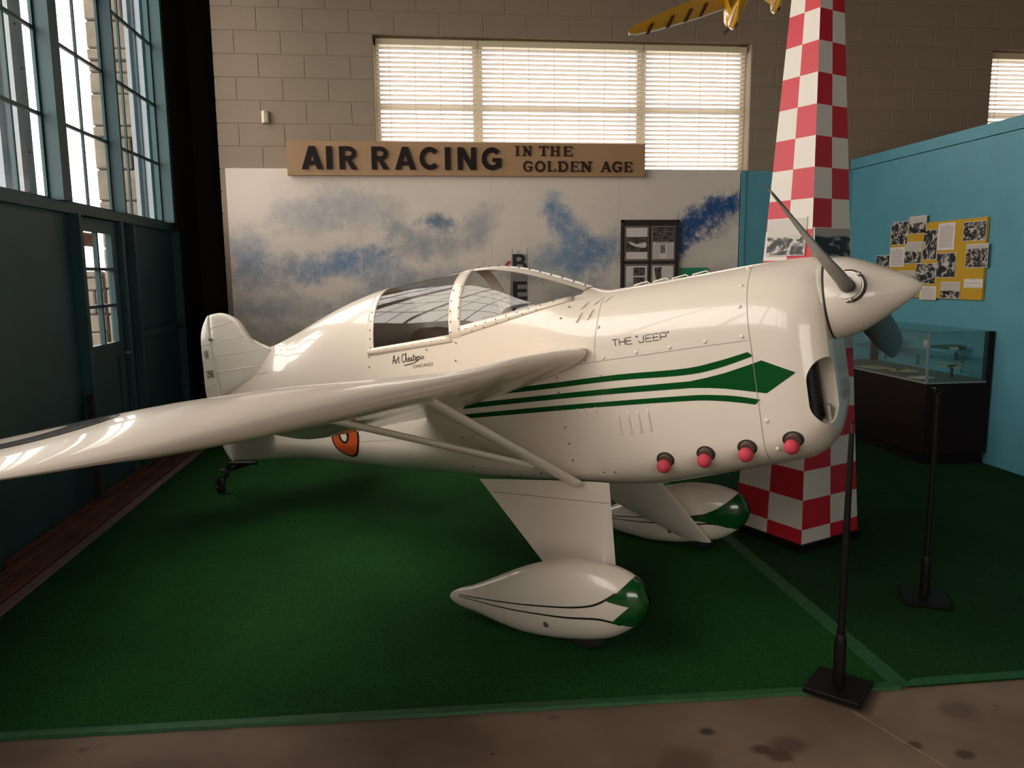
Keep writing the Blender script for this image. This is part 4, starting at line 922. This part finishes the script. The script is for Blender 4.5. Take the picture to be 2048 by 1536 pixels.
def blade(sgn):
    dv = Vector((0, -math.cos(AL_), math.sin(AL_)))*sgn; tv = Vector((0, math.sin(AL_), math.cos(AL_)))*sgn; uv = Vector((1, 0, 0))
    rows = []
    for r, ch, tk, be in [(.10, .062, .060, 62), (.16, .062, .060, 60), (.22, .075, .05, 57), (.32, .115, .036, 52), (.48, .145, .026, 46), (.66, .152, .020, 39), (.86, .148, .015, 35), (1.04, .135, .011, 32), (1.14, .118, .009, 31), (1.18, .09, .007, 30), (1.20, .05, .006, 30), (1.207, .012, .004, 30)]:
        cvv = tv*math.cos(R(be)) - uv*math.sin(R(be)); nv = tv*math.sin(R(be)) + uv*math.cos(R(be)); ring_ = []
        for k in range(16):
            a = 2*math.pi*k/16; p = dv*r + cvv*(ch/2*math.cos(a)) + nv*(tk/2*math.sin(a)*(1 if r < .2 else .55+.45*abs(math.sin(a))))
            ring_.append(T(UP_+p.x, p.y, 1.33+p.z))
        rows.append(ring_)
    o = MB().grid(rows, True).cap(rows[-1]).cap(rows[0], flip=True).build('propeller_blade', M['alu'], AP, 50)
    def disc(r0, r1, h0, h1, mt, nm, n_=24):
        ring2 = []
        for rr, hh in [(r0, h0), (r1, h0), (r1, h1), (r0, h1), (r0, h0)]: ring2.append([T(UP_+rr*math.cos(a), (dv*hh+tv*(rr*math.sin(a))).y, 1.33+(dv*hh+tv*(rr*math.sin(a))).z) for a in (2*math.pi*k/n_ for k in range(n_))])
        return MB().grid(ring2, True).build(nm, mt, o, 30)
    disc(.0, .070, .10, .146, M['seam'], 'blade_opening'); disc(.036, .055, .14, .160, M['chrome'], 'clamp_ring'); disc(.030, .062, .14, .150, M['paint'], 'hub_collar')
    for a in (40, 160, 280): 
        q = dv*.155+tv*(.062*math.sin(R(a))); MB().sphere(T(UP_+.062*math.cos(R(a)), q.y, 1.33+q.z), .010, 8, 6).build('clamp_bolt', M['chrome'], o)
blade(1); blade(-1)
MB().tube([T(1.048+.0, -.0, 1.16)]*1+[T(1.05, -.01, 1.16)], .002, 4) if False else None

# --- markings laid on the starboard skin
def on_side(p, off=.0012, sg_=-1): u, w = p; return T(u, sg_*(side_y(u, w)+off), w)
def decal_rows(rows, mt, name, parent, off=.0012, sg_=-1): return MB().grid([[on_side(p, off, sg_) for p in r] for r in rows]).build(name, mt, parent)
def stripe(top, bot, name='stripe', nn=60, m_=6, mt='green', sm=True):
    a, b = resample(spline(top, 6) if sm else top, nn), resample(spline(bot, 6) if sm else bot, nn)
    rows = [[(p[0]+(q[0]-p[0])*k/m_, p[1]+(q[1]-p[1])*k/m_) for k in range(m_+1)] for p, q in zip(a, b)]
    for sg_ in (-1, 1): decal_rows(rows, M[mt], name, AP, sg_=sg_)
stripe([(-.64, 1.118), (-.573, 1.120), (-.243, 1.125), (.118, 1.13), (.44, 1.123), (.593, 1.138), (.728, 1.162)], [(-.69, 1.098), (-.65, 1.098), (-.248, 1.099), (.114, 1.103), (.436, 1.094), (.588, 1.107), (.750, 1.143)])
stripe([(-.75, 1.068), (-.699, 1.069), (-.253, 1.07), (.108, 1.069), (.463, 1.065)], [(-.80, 1.042), (-.76, 1.042), (-.257, 1.044), (.104, 1.042), (.463, 1.035)])
stripe([(.463, 1.065), (.54, 1.073), (.622, 1.085), (.71, 1.104), (.78, 1.121)], [(.463, 1.035), (.54, 1.028), (.613, 1.018), (.696, 1.001), (.784, .982)], sm=False)
stripe([(.78, 1.121), (.904, 1.057)], [(.784, .982), (.904, 1.053)], nn=16, sm=False)
stripe([(-.83, 1.013), (-.775, 1.013), (-.262, 1.013), (.099, 1.009), (.454, 1.003), (.573, .994), (.665, .98), (.755, .958)], [(-.88, .99), (-.84, .99), (-.267, .988), (.095, .986), (.451, .979), (.569, .969), (.661, .954), (.731, .939)])
def line(pts, wd=.003, mt='seam', name='panel_line', smooth_=True, off=.001, parent=None):
    p = resample(spline(pts, 6) if smooth_ else pts, 40); decal_rows(ribbon2(p, wd), M[mt], name, parent or AP, off)
line([(-.231, 1.193), (.016, 1.201), (.295, 1.205), (.529, 1.209), (.735, 1.21)], .0025, 'softseam'); line([(.015, 1.201), (.03, 1.30), (.046, 1.395), (.05, 1.50)], .002, 'softseam')
jl = [[T(.7438, -y*1.003, w), T(.7462, -y*1.003, w)] for y, w in half_ring(.745)]; MB().grid([[ (p[0], p[1]-.0008, p[2]) for p in r] for r in jl]).build('panel_line', M['softseam'], AP)
for z in (1.394, 1.403): line([(-1.41, z), (-.79, z+.004)], .0018)
line([(-.775, 1.417), (-.439, 1.460), (-.06, 1.513)], .0015, 'softseam')
line([(-1.87, .905), (-1.2, .905)], .002, 'softseam')
line([(-2.9, 1.395), (-2.55, 1.40)], .002, 'softseam')
# lettering
def lettering(txt, u0_, u1_, w0_, w1_, name, mt='black', bold=0., shear=0.):
    vs, fs = text_mesh(txt, bold); MB().add([on_side((u0_+(u1_-u0_)*a, w0_+(w1_-w0_)*b)) for a, b in vs], fs).build(name, M[mt], AP)
lettering('CHICAGO', -1.088, -.948, 1.291, 1.308, 'lettering', bold=0)
def strokes(lst, u0_, w0_, sx, sz, wd, name):
    mb = MB()
    for s_ in lst:
        p = spline(s_[1:], 5) if s_[0] == 'c' else list(s_[1:])
        mb.grid([[on_side((u0_+a*sx, w0_+b*sz)) for a, b in r] for r in ribbon2(p, wd/sz)] if abs(sx-sz) < 1e-9 else [[on_side(q) for q in r] for r in ribbon2([(u0_+a*sx, w0_+b*sz) for a, b in p], wd)])
    return mb.build(name, M['black'], AP)
# THE "JEEP"  (wide thin letters)
def L_(x, ch): return {
 'T': [['l', (x, 1), (x+1, 1)], ['l', (x+.5, 1), (x+.5, 0)]], 'H': [['l', (x, 0), (x, 1)], ['l', (x+1, 0), (x+1, 1)], ['l', (x, .5), (x+1, .5)]],
 'E': [['l', (x+1, 1), (x, 1), (x, 0), (x+1, 0)], ['l', (x, .5), (x+.9, .5)]], 'J': [['l', (x+.85, 1), (x+.85, .12), (x+.7, 0), (x+.15, 0), (x, .12), (x, .3)]],
 'P': [['l', (x, 0), (x, 1), (x+.9, 1), (x+1, .88), (x+1, .5), (x+.9, .4), (x, .4)]], '"': [['l', (x, 1.12), (x, .82)], ['l', (x+.2, 1.12), (x+.2, .82)]]}[ch]
ls = []
for x, ch in [(0, 'T'), (1.25, 'H'), (2.5, 'E'), (4.35, '"'), (4.75, 'J'), (6.0, 'E'), (7.25, 'E'), (8.5, 'P'), (9.75, '"')]: ls += L_(x, ch)
strokes(ls, .119, 1.262, .0277, .030, .0035, 'lettering')
# flowing signature
sig = [['c', (0, 0), (.12, .5), (.28, 1.05), (.33, 1.1), (.33, .6), (.36, .05), (.45, .1)], ['l', (.12, .42), (.36, .42)], ['c', (.5, .02), (.52, .5), (.55, .45), (.66, .5), (.68, .42)], ['c', (.84, 1.0), (.80, .3), (.82, .03), (.95, .12)], ['l', (.72, .62), (.98, .66)],
       ['c', (1.62, .95), (1.55, 1.12), (1.42, 1.05), (1.28, .6), (1.28, .15), (1.42, 0), (1.6, .2)], ['c', (1.66, .02), (1.76, .6), (1.86, 1.1), (1.78, 1.1), (1.74, .4), (1.70, .03)], ['c', (1.73, .35), (1.86, .5), (1.90, .3), (1.9, .04), (2.0, .08)],
       ['c', (2.06, .25), (2.22, .35), (2.18, .52), (2.08, .4), (2.08, .08), (2.22, .04), (2.32, .2)], ['c', (2.36, .1), (2.42, .5), (2.5, .35), (2.5, .08), (2.38, .04), (2.62, .12)], ['c', (2.78, .9), (2.70, .3), (2.72, .04), (2.84, .12)], ['l', (2.62, .6), (2.90, .64)],
       ['c', (2.9, .25), (3.04, .34), (3.02, .5), (2.92, .4), (2.92, .08), (3.06, .05), (3.16, .3)], ['c', (3.16, .02), (3.2, .52), (3.28, .42), (3.42, .5), (3.4, .3), (3.7, .1), (3.95, .25), (3.75, .45), (3.4, .1), (2.6, -.3), (1.4, -.45)]]
def sigp(p): return (-1.236+p[0]*.059, 1.331+p[1]*.040)
mb = MB()
for s_ in sig:
    p = [sigp(q) for q in (spline(s_[1:], 5) if s_[0] == 'c' else s_[1:])]; mb.grid([[on_side(q) for q in r] for r in ribbon2(p, .0045)])
mb.build('signature', M['black'], AP)
# orange numeral with black outline (lower bowl shows under the wing)
def num5(inf, name, mt, off):
    cx, cw_ = -1.745, .93; out = arc(cx, .95, .118+inf, .128+inf, 170, 372, 24)+[(cx+.105+inf, 1.06), (cx-.06, 1.06), (cx-.06, 1.18), (cx+.13, 1.18+inf)]
    inn = arc(cx-.008, .965, .052-inf, .066-inf, 170, 372, 24)+[(cx+.045-inf, 1.015), (cx-.10-inf, 1.015), (cx-.10-inf, 1.22+inf), (cx+.13, 1.22+inf)]
    a, b = out, inn; a, b = resample(a, 90), resample(b, 90); rows = [[(p[0]+(q[0]-p[0])*k/10, p[1]+(q[1]-p[1])*k/10) for k in range(11)] for p, q in zip(a, b)]
    decal_rows(rows, M[mt], name, AP, off)
num5(.014, 'numeral_outline', 'black', .0015); num5(0, 'numeral', 'orange', .003)
# louvres
lv = MB()
def louvre(a, b, name='louvre'):
    p = resample([a, b], 10); rows = []
    for i, q in enumerate(p):
        e = math.sin(math.pi*i/9)**.4*.009; du = .007
        rows.append([on_side((q[0]-du, q[1]), 0), on_side((q[0]-du*.4, q[1]), e), on_side((q[0]+du*.5, q[1]), e), on_side((q[0]+du, q[1]), 0)])
    MB().grid(rows).build(name, M['paint'], AP, 50)
for a, b in [((.095, .959), (.103, .848)), ((.143, .959), (.154, .849)), ((.194, .959), (.202, .85)), ((.243, .959), (.251, .85)), ((-.02, 1.49), (-.055, 1.455)), ((.04, 1.495), (.003, 1.465)), ((.095, 1.50), (.06, 1.47)), ((-.043, 1.44), (-.065, 1.395)), ((.013, 1.448), (-.01, 1.399)), ((-.115, .99), (-.11, .955)), ((-.065, .99), (-.06, .957)), ((-.015, .99), (-.01, .957))]: louvre(a, b)
for u in (.16, .26, .36, .46):     # low loops along the spine of the cowl
    MB().tube([T(u-.055, .06, WT(u)-.012), T(u-.035, .06, WT(u)+.008), T(u+.03, .06, WT(u)+.014), T(u+.055, .06, WT(u)-.008)], .004, 6).build('top_loop', M['paint'], AP, 60)
# screws
sw = MB(); sl = MB()
pts = [(-1.419, 1.389), (-1.429, 1.333), (-.773, 1.392), (-.792, 1.30), (-.976, 1.38), (-.826, .891), (-.807, .727), (-.801, .674), (-.716, .66), (-.622, .663), (-.534, .664), (-.445, .662), (-.393, .675), (-.144, 1.43), (-.109, 1.478), (-.197, 1.149), (-.2, 1.076), (-.195, .991), (-.191, .905), (-.184, .823), (-.178, .74), (-.032, .669), (.026, .669), (-.033, 1.216)]
pts += [(-1.33+.066*i, 1.419) for i in range(8)] + [(interp(k/9, [0, 1], [-.70, -.13]), interp(k/9, [0, 1], [1.455, 1.522])) for k in range(9)] + [(interp(k/6, [0, 1], [-.66, -.2]), interp(k/6, [0, 1], [1.438, 1.50])) for k in range(6)]
pts += [(-1.398, 1.44+.05*k) for k in range(5)] + [(-.80, 1.45+.055*k) for k in range(5)] + [(-.745, 1.46+.055*k) for k in range(5)]
for p in pts: sw.sphere(on_side(p, .004), .0048, 7, 5, sc=(1, .6, 1))
for k in range(11): 
    u = -.72+.062*k; y, w = arch(u, math.pi/2-.10); sw.sphere(T(u, -y, w+.006), .0048, 7, 5)
stuff(sw.build('small_screws', M['screw'], AP, 60))
for p in [(.063, 1.216), (.228, 1.22), (.391, 1.223), (.554, 1.228), (.713, 1.229), (.715, 1.353), (.718, 1.44), (.051, 1.359), (.033, 1.141), (.769, .867), (.794, .745), (.73, 1.51)]: sl.sphere(on_side(p, .0), .0095, 10, 6, sc=(1, .6, 1))
stuff(sl.build('dome_screws', M['paint'], AP, 60))
# exhaust stacks with red balls
for u, w_ in [(.295, .722), (.487, .740), (.672, .758), (.862, .780)]:
    y = side_y(u, w_); c = Vector((u, -y, w_)); ux = Vector((0, -1, -.25)).normalized()
    es = bpy.data.objects.new('exhaust_stack', None)
    prof = [c+ux*(-.06), c+ux*.012]
    axv = [T(*p) for p in (c-ux*.05, c+ux*.0022)]
    # dark hole: flat oval laid on the skin
    hole = [[on_side((u+.042*f*math.cos(a), w_+.036*f*math.sin(a)), .0015) for a in (2*math.pi*k/24 for k in range(24))] for f in (.05, 1)]
    ho = MB().grid(hole, True).build('exhaust_port', M['seam'], AP)
    dn = Vector((.0, -1, -.55)).normalized(); c2 = Vector((u, -y+.01, w_+.002))
    MB().tube([T(*(c2+dn*q)) for q in (-.03, .0, .02)], [.031, .032, .031], 18).build('exhaust_stack', M['pipe'], ho, 40)
    MB().sphere(T(*(c2+dn*.035+Vector((-.004, 0, -.012)))), .0315, 20, 14).build('plug_ball', M['redball'], ho, 60)

# --- fin, rudder, tail
def slab(poly, half, name, parent, mt='paint2'):
    """rounded thin surface in the centre plane: poly (u, w), thickness tapering to the rim"""
    n_ = len(poly); cx = sum(p[0] for p in poly)/n_; cz = sum(p[1] for p in poly)/n_; mb = MB()
    for sg_ in (-1, 1):
        rows = []
        for f, t_ in ((1, .15), (.985, .45), (.955, .75), (.88, .95), (.7, 1), (.4, 1), (.02, 1)):
            rows.append([T(cx+(p[0]-cx)*f, sg_*half(cx+(p[0]-cx)*f, cz+(p[1]-cz)*f)*t_, cz+(p[1]-cz)*f) for p in poly])
        mb.grid(rows, True, flip=sg_ > 0)
        if sg_ == 1: mb.grid([[T(p[0], -half(*p)*.15, p[1]) for p in poly], [T(p[0], half(*p)*.15, p[1]) for p in poly]], True)
    return mb.build(name, M[mt], parent, 50)
rud = spline([(-3.135, .803), (-3.176, .825), (-3.241, .954), (-3.32, 1.276), (-3.30, 1.50), (-3.279, 1.683), (-3.247, 1.778), (-3.171, 1.858), (-3.132, 1.868)], 4)+[(-3.146, 1.691), (-3.148, 1.4), (-3.142, 1.0)]
slab(rud, lambda u, w: interp(u, [-3.33, -3.13], [.007, .021]), 'rudder', AP)
finp = spline([(-3.114, 1.872), (-2.995, 1.865), (-2.897, 1.829), (-2.827, 1.78), (-2.786, 1.726), (-2.736, 1.649), (-2.678, 1.599), (-2.61, 1.570), (-2.52, 1.545)], 4)+[(-2.55, 1.45), (-2.7, 1.38), (-3.0, 1.30), (-3.156, 1.25), (-3.156, 1.691), (-3.128, 1.868)]
fin = slab(finp, lambda u, w: interp(u, [-3.14, -2.8, -2.45], [.021, .024, .012]), 'fin', AP)
def fin_pt(u, w, off=.001): return T(u, -(interp(u, [-3.33, -3.13, -2.8, -2.45], [.007, .021, .024, .012])+off), w)
for (a, b) in [((-3.13, 1.775), (-2.86, 1.79)), ((-3.12, 1.670), (-2.76, 1.675)), ((-3.12, 1.575), (-2.66, 1.56)), ((-3.13, 1.46), (-2.62, 1.45)), ((-3.27, 1.665), (-3.15, 1.668)), ((-3.29, 1.56), (-3.15, 1.57)), ((-3.31, 1.36), (-3.15, 1.38)), ((-3.30, 1.22), (-3.15, 1.24))]:
    MB().tube([fin_pt(*q, -.0005) for q in resample([a, b], 6)], .0022, 6).build('rib_tape', M['paint2'], fin, 60)
MB().grid([[fin_pt(u, w, .0012) for u in (x-.0016, x+.0016)] for x, w in [(-3.131, 1.868), (-3.143, 1.69), (-3.145, 1.5), (-3.145, 1.38)]]).build('hinge_gap', M['softseam'], fin)
MB().bbox(fin_pt(-3.135, 1.695, .006), (.03, .012, .016)).build('hinge', M['screw'], fin)
def reg(txt, u0_, u1_, w0_, w1_):
    vs, fs = text_mesh(txt, .012); MB().add([fin_pt(u0_+(u1_-u0_)*a, w0_+(w1_-w0_)*b, .0035) for a, b in vs], fs).build('registration', M['black'], fin)
reg('NX', -3.243, -3.19, 1.566, 1.628); reg('12930', -3.262, -3.172, 1.425, 1.478)
# tailplane
for sg_ in (-1, 1):
    rows = []
    for yy, u0_, c_, tk in [(.02, -2.50, .58, .045), (.35, -2.58, .50, .04), (.65, -2.68, .40, .032), (.82, -2.77, .27, .022), (.88, -2.86, .12, .01)]:
        rows.append([T(u0_-c_*(.5-.5*math.cos(a)), sg_*yy, .985+tk/2*math.sin(a)*(1 if a < math.pi else 1)) for a in (2*math.pi*k/20 for k in range(20))])
    MB().grid(rows, True).cap(rows[-1]).build('tailplane', M['paint2'], AP, 60)
# tail wheel
tw = MB().lathe([(.012, -.016), (.04, -.017), (.052, -.011), (.055, 0), (.052, .011), (.04, .017), (.012, .016)], 24, axis=Matrix.Translation((-3.40, 0, .066)) @ Matrix.Rotation(R(90), 4, 'X')).build('tail_wheel', M['rubber'], AP, 40)
MB().tube([(-3.40, -.035, .066), (-3.40, .035, .066)], .010, 8).build('axle', M['chrome'], tw)
for s_ in (-1, 1): MB().tube([(-3.40, s_*.026, .066), (-3.37, s_*.026, .135), (-3.32, s_*.015, .16)], .008, 6).build('fork', M['darkmetal'], tw)
MB().tube([(-3.32, 0, .15), (-3.30, 0, .215), (-3.27, 0, .25)], .018, 10).build('swivel', M['darkmetal'], tw); MB().tube([(-3.36, 0, .185), (-3.22, 0, .225), (-3.06, 0, .275)], [.014, .016, .012], 6).build('leaf_spring', M['darkmetal'], tw)
MB().tube([(-3.24, -.02, .262), (-2.95, -.02, .30)], .014, 6).build('bracket', M['darkmetal'], tw); MB().bbox((-3.33, 0, .192), (.10, .05, .012)).build('steering_horn', M['screw'], tw)

# --- wings
def naca(t_, m_=.025, n_=22):
    out = []
    for k in range(n_):
        x = .5*(1-math.cos(math.pi*k/(n_-1))); yt = 5*t_*(.2969*math.sqrt(x)-.126*x-.3516*x**2+.2843*x**3-.1036*x**4); p = .35
        yc = m_/p**2*(2*p*x-x*x) if x < p else m_/(1-p)**2*((1-2*p)+2*p*x-x*x); out.append((x, yc+yt, yc-yt))
    return out
LEX = pchip([.0, .25, .45, .7, 2.3, 2.6, 2.8, 2.92, 2.98], [-.19, -.20, -.30, -.37, -.38, -.41, -.47, -.58, -.75]); CH = pchip([0, .25, .6, 1.6, 2.1, 2.5, 2.75, 2.9, 2.98], [1.0, 1.0, 1.05, 1.02, .93, .75, .56, .34, .06])
INC = pchip([0, .25, .5, .9, 1.2, 1.7, 2.1, 2.5, 3], [.40, .40, .40, .36, .27, .15, .10, .07, .05]); TK = pchip([0, .25, .8, 1.5, 2., 2.3, 2.6, 2.98], [.14, .140, .140, .15, .138, .10, .05, .015]); ZW = pchip([0, .25, .6, .9, 1.3, 1.8, 2.3, 3], [1.225, 1.225, 1.203, 1.178, 1.166, 1.162, 1.157, 1.156])
def wpt(y, x, h): # chord fraction, height fraction
    c_ = CH(y); i_ = INC(y); return (LEX(y)-c_*x+h*c_*i_, y, ZW(y)-c_*x*i_+h*c_)
def wsec(y, sg_):
    a = naca(TK(y)/CH(y)); P_ = [wpt(y, x, u_) for x, u_, l_ in a][::-1]+[wpt(y, x, l_) for x, u_, l_ in a][1:]
    return [(p[0], sg_*p[1], p[2]) for p in P_]
yst = stations(.15, 2.5, 40)+stations(2.5, 2.9, 10)[1:]+[2.925, 2.945, 2.96, 2.97, 2.978]
for sg_ in (-1, 1):
    rows = [wsec(y, sg_) for y in yst]; wg = MB().grid(rows, flip=sg_ > 0).cap(rows[-1]).build('wing', M['paint'], AP, 50)
    # dark gap around the root fairing
    rr = []
    for y in (.292, .296):
        a = naca(TK(y)/CH(y)*1.02); rr.append([(p[0]+.002, sg_*p[1], p[2]) for p in [wpt(y, x, u_) for x, u_, l_ in a[:11]][::-1]+[wpt(y, x, l_) for x, u_, l_ in a[1:12]]])
    MB().grid(rr).build('root_gap', M['seam'], wg)
    # painted ring marking on the upper skin
    def up_z(x, y):
        a = naca(TK(y)/CH(y)); f = min(.985, max(.01, (LEX(y)-x)/CH(y))); xs_ = [q[0] for q in a]; return wpt(y, f, interp(f, xs_, [q[1] for q in a]))
    rows = []
    for f in [1-.07*k for k in range(7)]:
        rows.append([])
        for k in range(64):
            a = 2*math.pi*k/64; x, y = -.86+.225*f*math.cos(a), 2.55+.34*f*math.sin(a); p = up_z(x, y); rows[-1].append((p[0], sg_*p[1], p[2]+.0015))
    MB().grid(rows, True).build('wing_marking', M['wingmark'], wg)
# wing struts and root bracing
def strut(a, b, wd, tk, name):
    a, b = Vector(a), Vector(b); d_ = (b-a).normalized(); f_ = Vector((1, 0, .15)); f_ = (f_-d_*f_.dot(d_)).normalized(); nn = d_.cross(f_); rows = []
    for p, q in ((a, 1), (a.lerp(b, .5), 1), (b, 1)): rows.append([p+f_*(wd/2*math.cos(t_))+nn*(tk/2*math.sin(t_)) for t_ in (2*math.pi*k/14 for k in range(14))])
    return MB().grid(rows, True).cap(rows[0], flip=True).cap(rows[-1]).build(name, M['paint2'], AP, 50)
for s_ in (-1, 1):
    strut((-.50, s_*1.12, 1.10), (-.27, s_*.30, .60), .075, .035, 'wing_strut')
    strut((-.92, s_*1.30, 1.02), (-.50, s_*.32, .66), .055, .03, 'wing_strut')

# --- landing gear
def gear(sg_):
    P0f, P1f, P0r, P1r = Vector((-.125, .225, .60)), Vector((.112, .60, .10)), Vector((-.86, .265, .53)), Vector((-.07, .60, .10)); rows = []
    for k in range(9):
        f = k/8; le, te = P0f.lerp(P1f, f), P0r.lerp(P1r, f); c_ = te-le;
        nn = (P1f-P0f).cross(P0r-P0f).normalized()
        r_ = []
        for x, u_, l_ in naca(.055, 0, 14)[::-1]: r_.append(le+c_*x+nn*(u_*.5+.0))
        for x, u_, l_ in naca(.055, 0, 14)[1:]: r_.append(le+c_*x+nn*(l_*.5))
        rows.append([(p.x, sg_*p.y, p.z) for p in r_])
    leg = MB().grid(rows, True).build('gear_leg', M['paint'], AP, 50)
    a, b = P0f.lerp(P1f, .15), P0r.lerp(P1r, .10)
    MB().tube([(q.x, sg_*(q.y+.018), q.z) for q in (b.lerp(a, .06), a.lerp(b, .5), a)], .0015, 4).build('panel_line', M['softseam'], leg)
    PT = pchip([-.697, -.69, -.55, -.147, -.002, .155, .228, .273, .308, .323, .327], [.203, .214, .2565, .379, .395, .378, .356, .333, .296, .249, .226]); PB = pchip([-.697, -.683, -.54, -.405, -.256, -.118, .007, .128, .219, .294, .319, .327], [.19, .168, .128, .086, .055, .047, .051, .065, .101, .156, .2, .224])
    PW = pchip([-.697, -.66, -.5, -.2, .05, .18, .25, .295, .318, .327], [.012, .022, .055, .098, .112, .100, .078, .05, .026, .004])
    def pring(u, off=0):
        c_, h_ = (PT(u)+PB(u))/2, (PT(u)-PB(u))/2; return [T(u, sg_*.71+(PW(u)+off)*math.copysign(abs(math.cos(a))**.9, math.cos(a)), c_+(h_+off)*math.copysign(abs(math.sin(a))**.9, math.sin(a))) for a in (2*math.pi*k/36 for k in range(36))]
    pus = [-.697, -.693, -.685, -.67, -.64]+stations(-.6, .2, 24)+[.22, .24, .26, .275, .29, .30, .31, .317, .322, .325, .327]
    rows = [pring(u) for u in pus]; pant = MB().grid(rows, True).cap(rows[0], flip=True).cap(rows[-1]).build('wheel_fairing', M['paint'], AP, 50)
    def py_(u, w, off=.0014):
        c_, h_ = (PT(u)+PB(u))/2, max((PT(u)-PB(u))/2, 1e-4); q = min(1, abs(w-c_)/h_); return PW(u)*max(0, 1-q**(2/.9))**(.45)
    cap_ = [[(p[0]+.0012, p[1], p[2]) for p in pring(u, .0016)] for u in (.281, .288, .295, .302, .309, .315, .320, .324, .327)]
    MB().grid(cap_, True).cap(cap_[-1]).build('nose_paint', M['green'], pant, 60)
    for s2 in (-1, 1):
        def pp(u, w, off=.0016): # small outward push
            c_, h_ = (PT(u)+PB(u))/2, max((PT(u)-PB(u))/2, 1e-4); return T(u*(1.006+.010*max(0, (u-.24)/.087))+off*.2, sg_*.71+s2*(py_(u, w)+off), c_+(w-c_)*(1+off*4))
        ub = lambda w: interp(w, [.10, .13, .150, .166, .171, .226, .256, .262, .285, .312, .358, .38], [.28, .262, .228, .197, .200, .270, .189, .190, .228, .261, .309, .322])
        if s2 != sg_: ub = lambda w: interp(w, [.10, .13, .150, .175, .195, .206, .216, .235, .27, .312, .358, .38], [.28, .262, .228, .165, .08, .0, .0, .10, .195, .261, .309, .322])
        rows = []
        for k in range(61):
            w_ = .118+(.352-.118)*k/60; lo_ = ub(w_); hi_ = max([q for q in pus if PB(q) <= w_ <= PT(q)] or [lo_]); 
            # refine front limit
            for q in range(40):
                if PB(hi_+.0005) <= w_ <= PT(hi_+.0005) and hi_ < .3265: hi_ += .0005
            hi_ = max(hi_, lo_+.0005); rows.append([pp(min(lo_+(hi_-lo_)*j/14, .327), w_) for j in range(15)])
        MB().grid(rows).build('nose_paint', M['green'], pant, 60)
        for pl_, w0_, w1_ in [([(.225, .284), (.19, .264), (.15, .246), (.113, .236), (.05, .228), (-.033, .223), (-.237, .2175), (-.45, .216), (-.62, .2155)], .009, .003), ([(.225, .151), (.197, .166), (.143, .180), (.08, .182), (-.04, .180), (-.313, .189), (-.5, .201), (-.62, .208)], .010, .0025)]:
            q = resample(spline(pl_, 5), 50); MB().grid([[pp(a_, b_, .0012) for a_, b_ in r] for r in ribbon2(q, [interp(i/49, [0, .35, 1], [w0_, w0_*.75, w1_]) for i in range(50)])]).build('pinstripe', M['black'], pant)
        MB().sphere(pp(-.118, .137, .001), .013, 14, 8, sc=(1, .35, 1)).build('axle_cap', M['pipe'], pant, 60)
    ty = MB().lathe([(.05, -.04), (.105, -.045), (.128, -.030), (.135, 0), (.128, .030), (.105, .045), (.05, .04)], 36, axis=Matrix.Translation((.0, sg_*.71, .146)) @ Matrix.Rotation(R(90), 4, 'X')).build('tire', M['rubber'], AP, 40)
    MB().tube([(.0, sg_*.71-.045, .146), (.0, sg_*.71+.045, .146)], .05, 16).build('wheel_hub', M['darkmetal'], ty, 40)
gear(-1); gear(1)
# tie-down fitting under the belly
MB().tube([T(-.20, -.235, .60), T(-.20, -.245, .57), T(-.12, -.245, .57), T(-.12, -.235, .60)], .006, 6).build('tie_down_ring', M['chrome'], AP, 40)
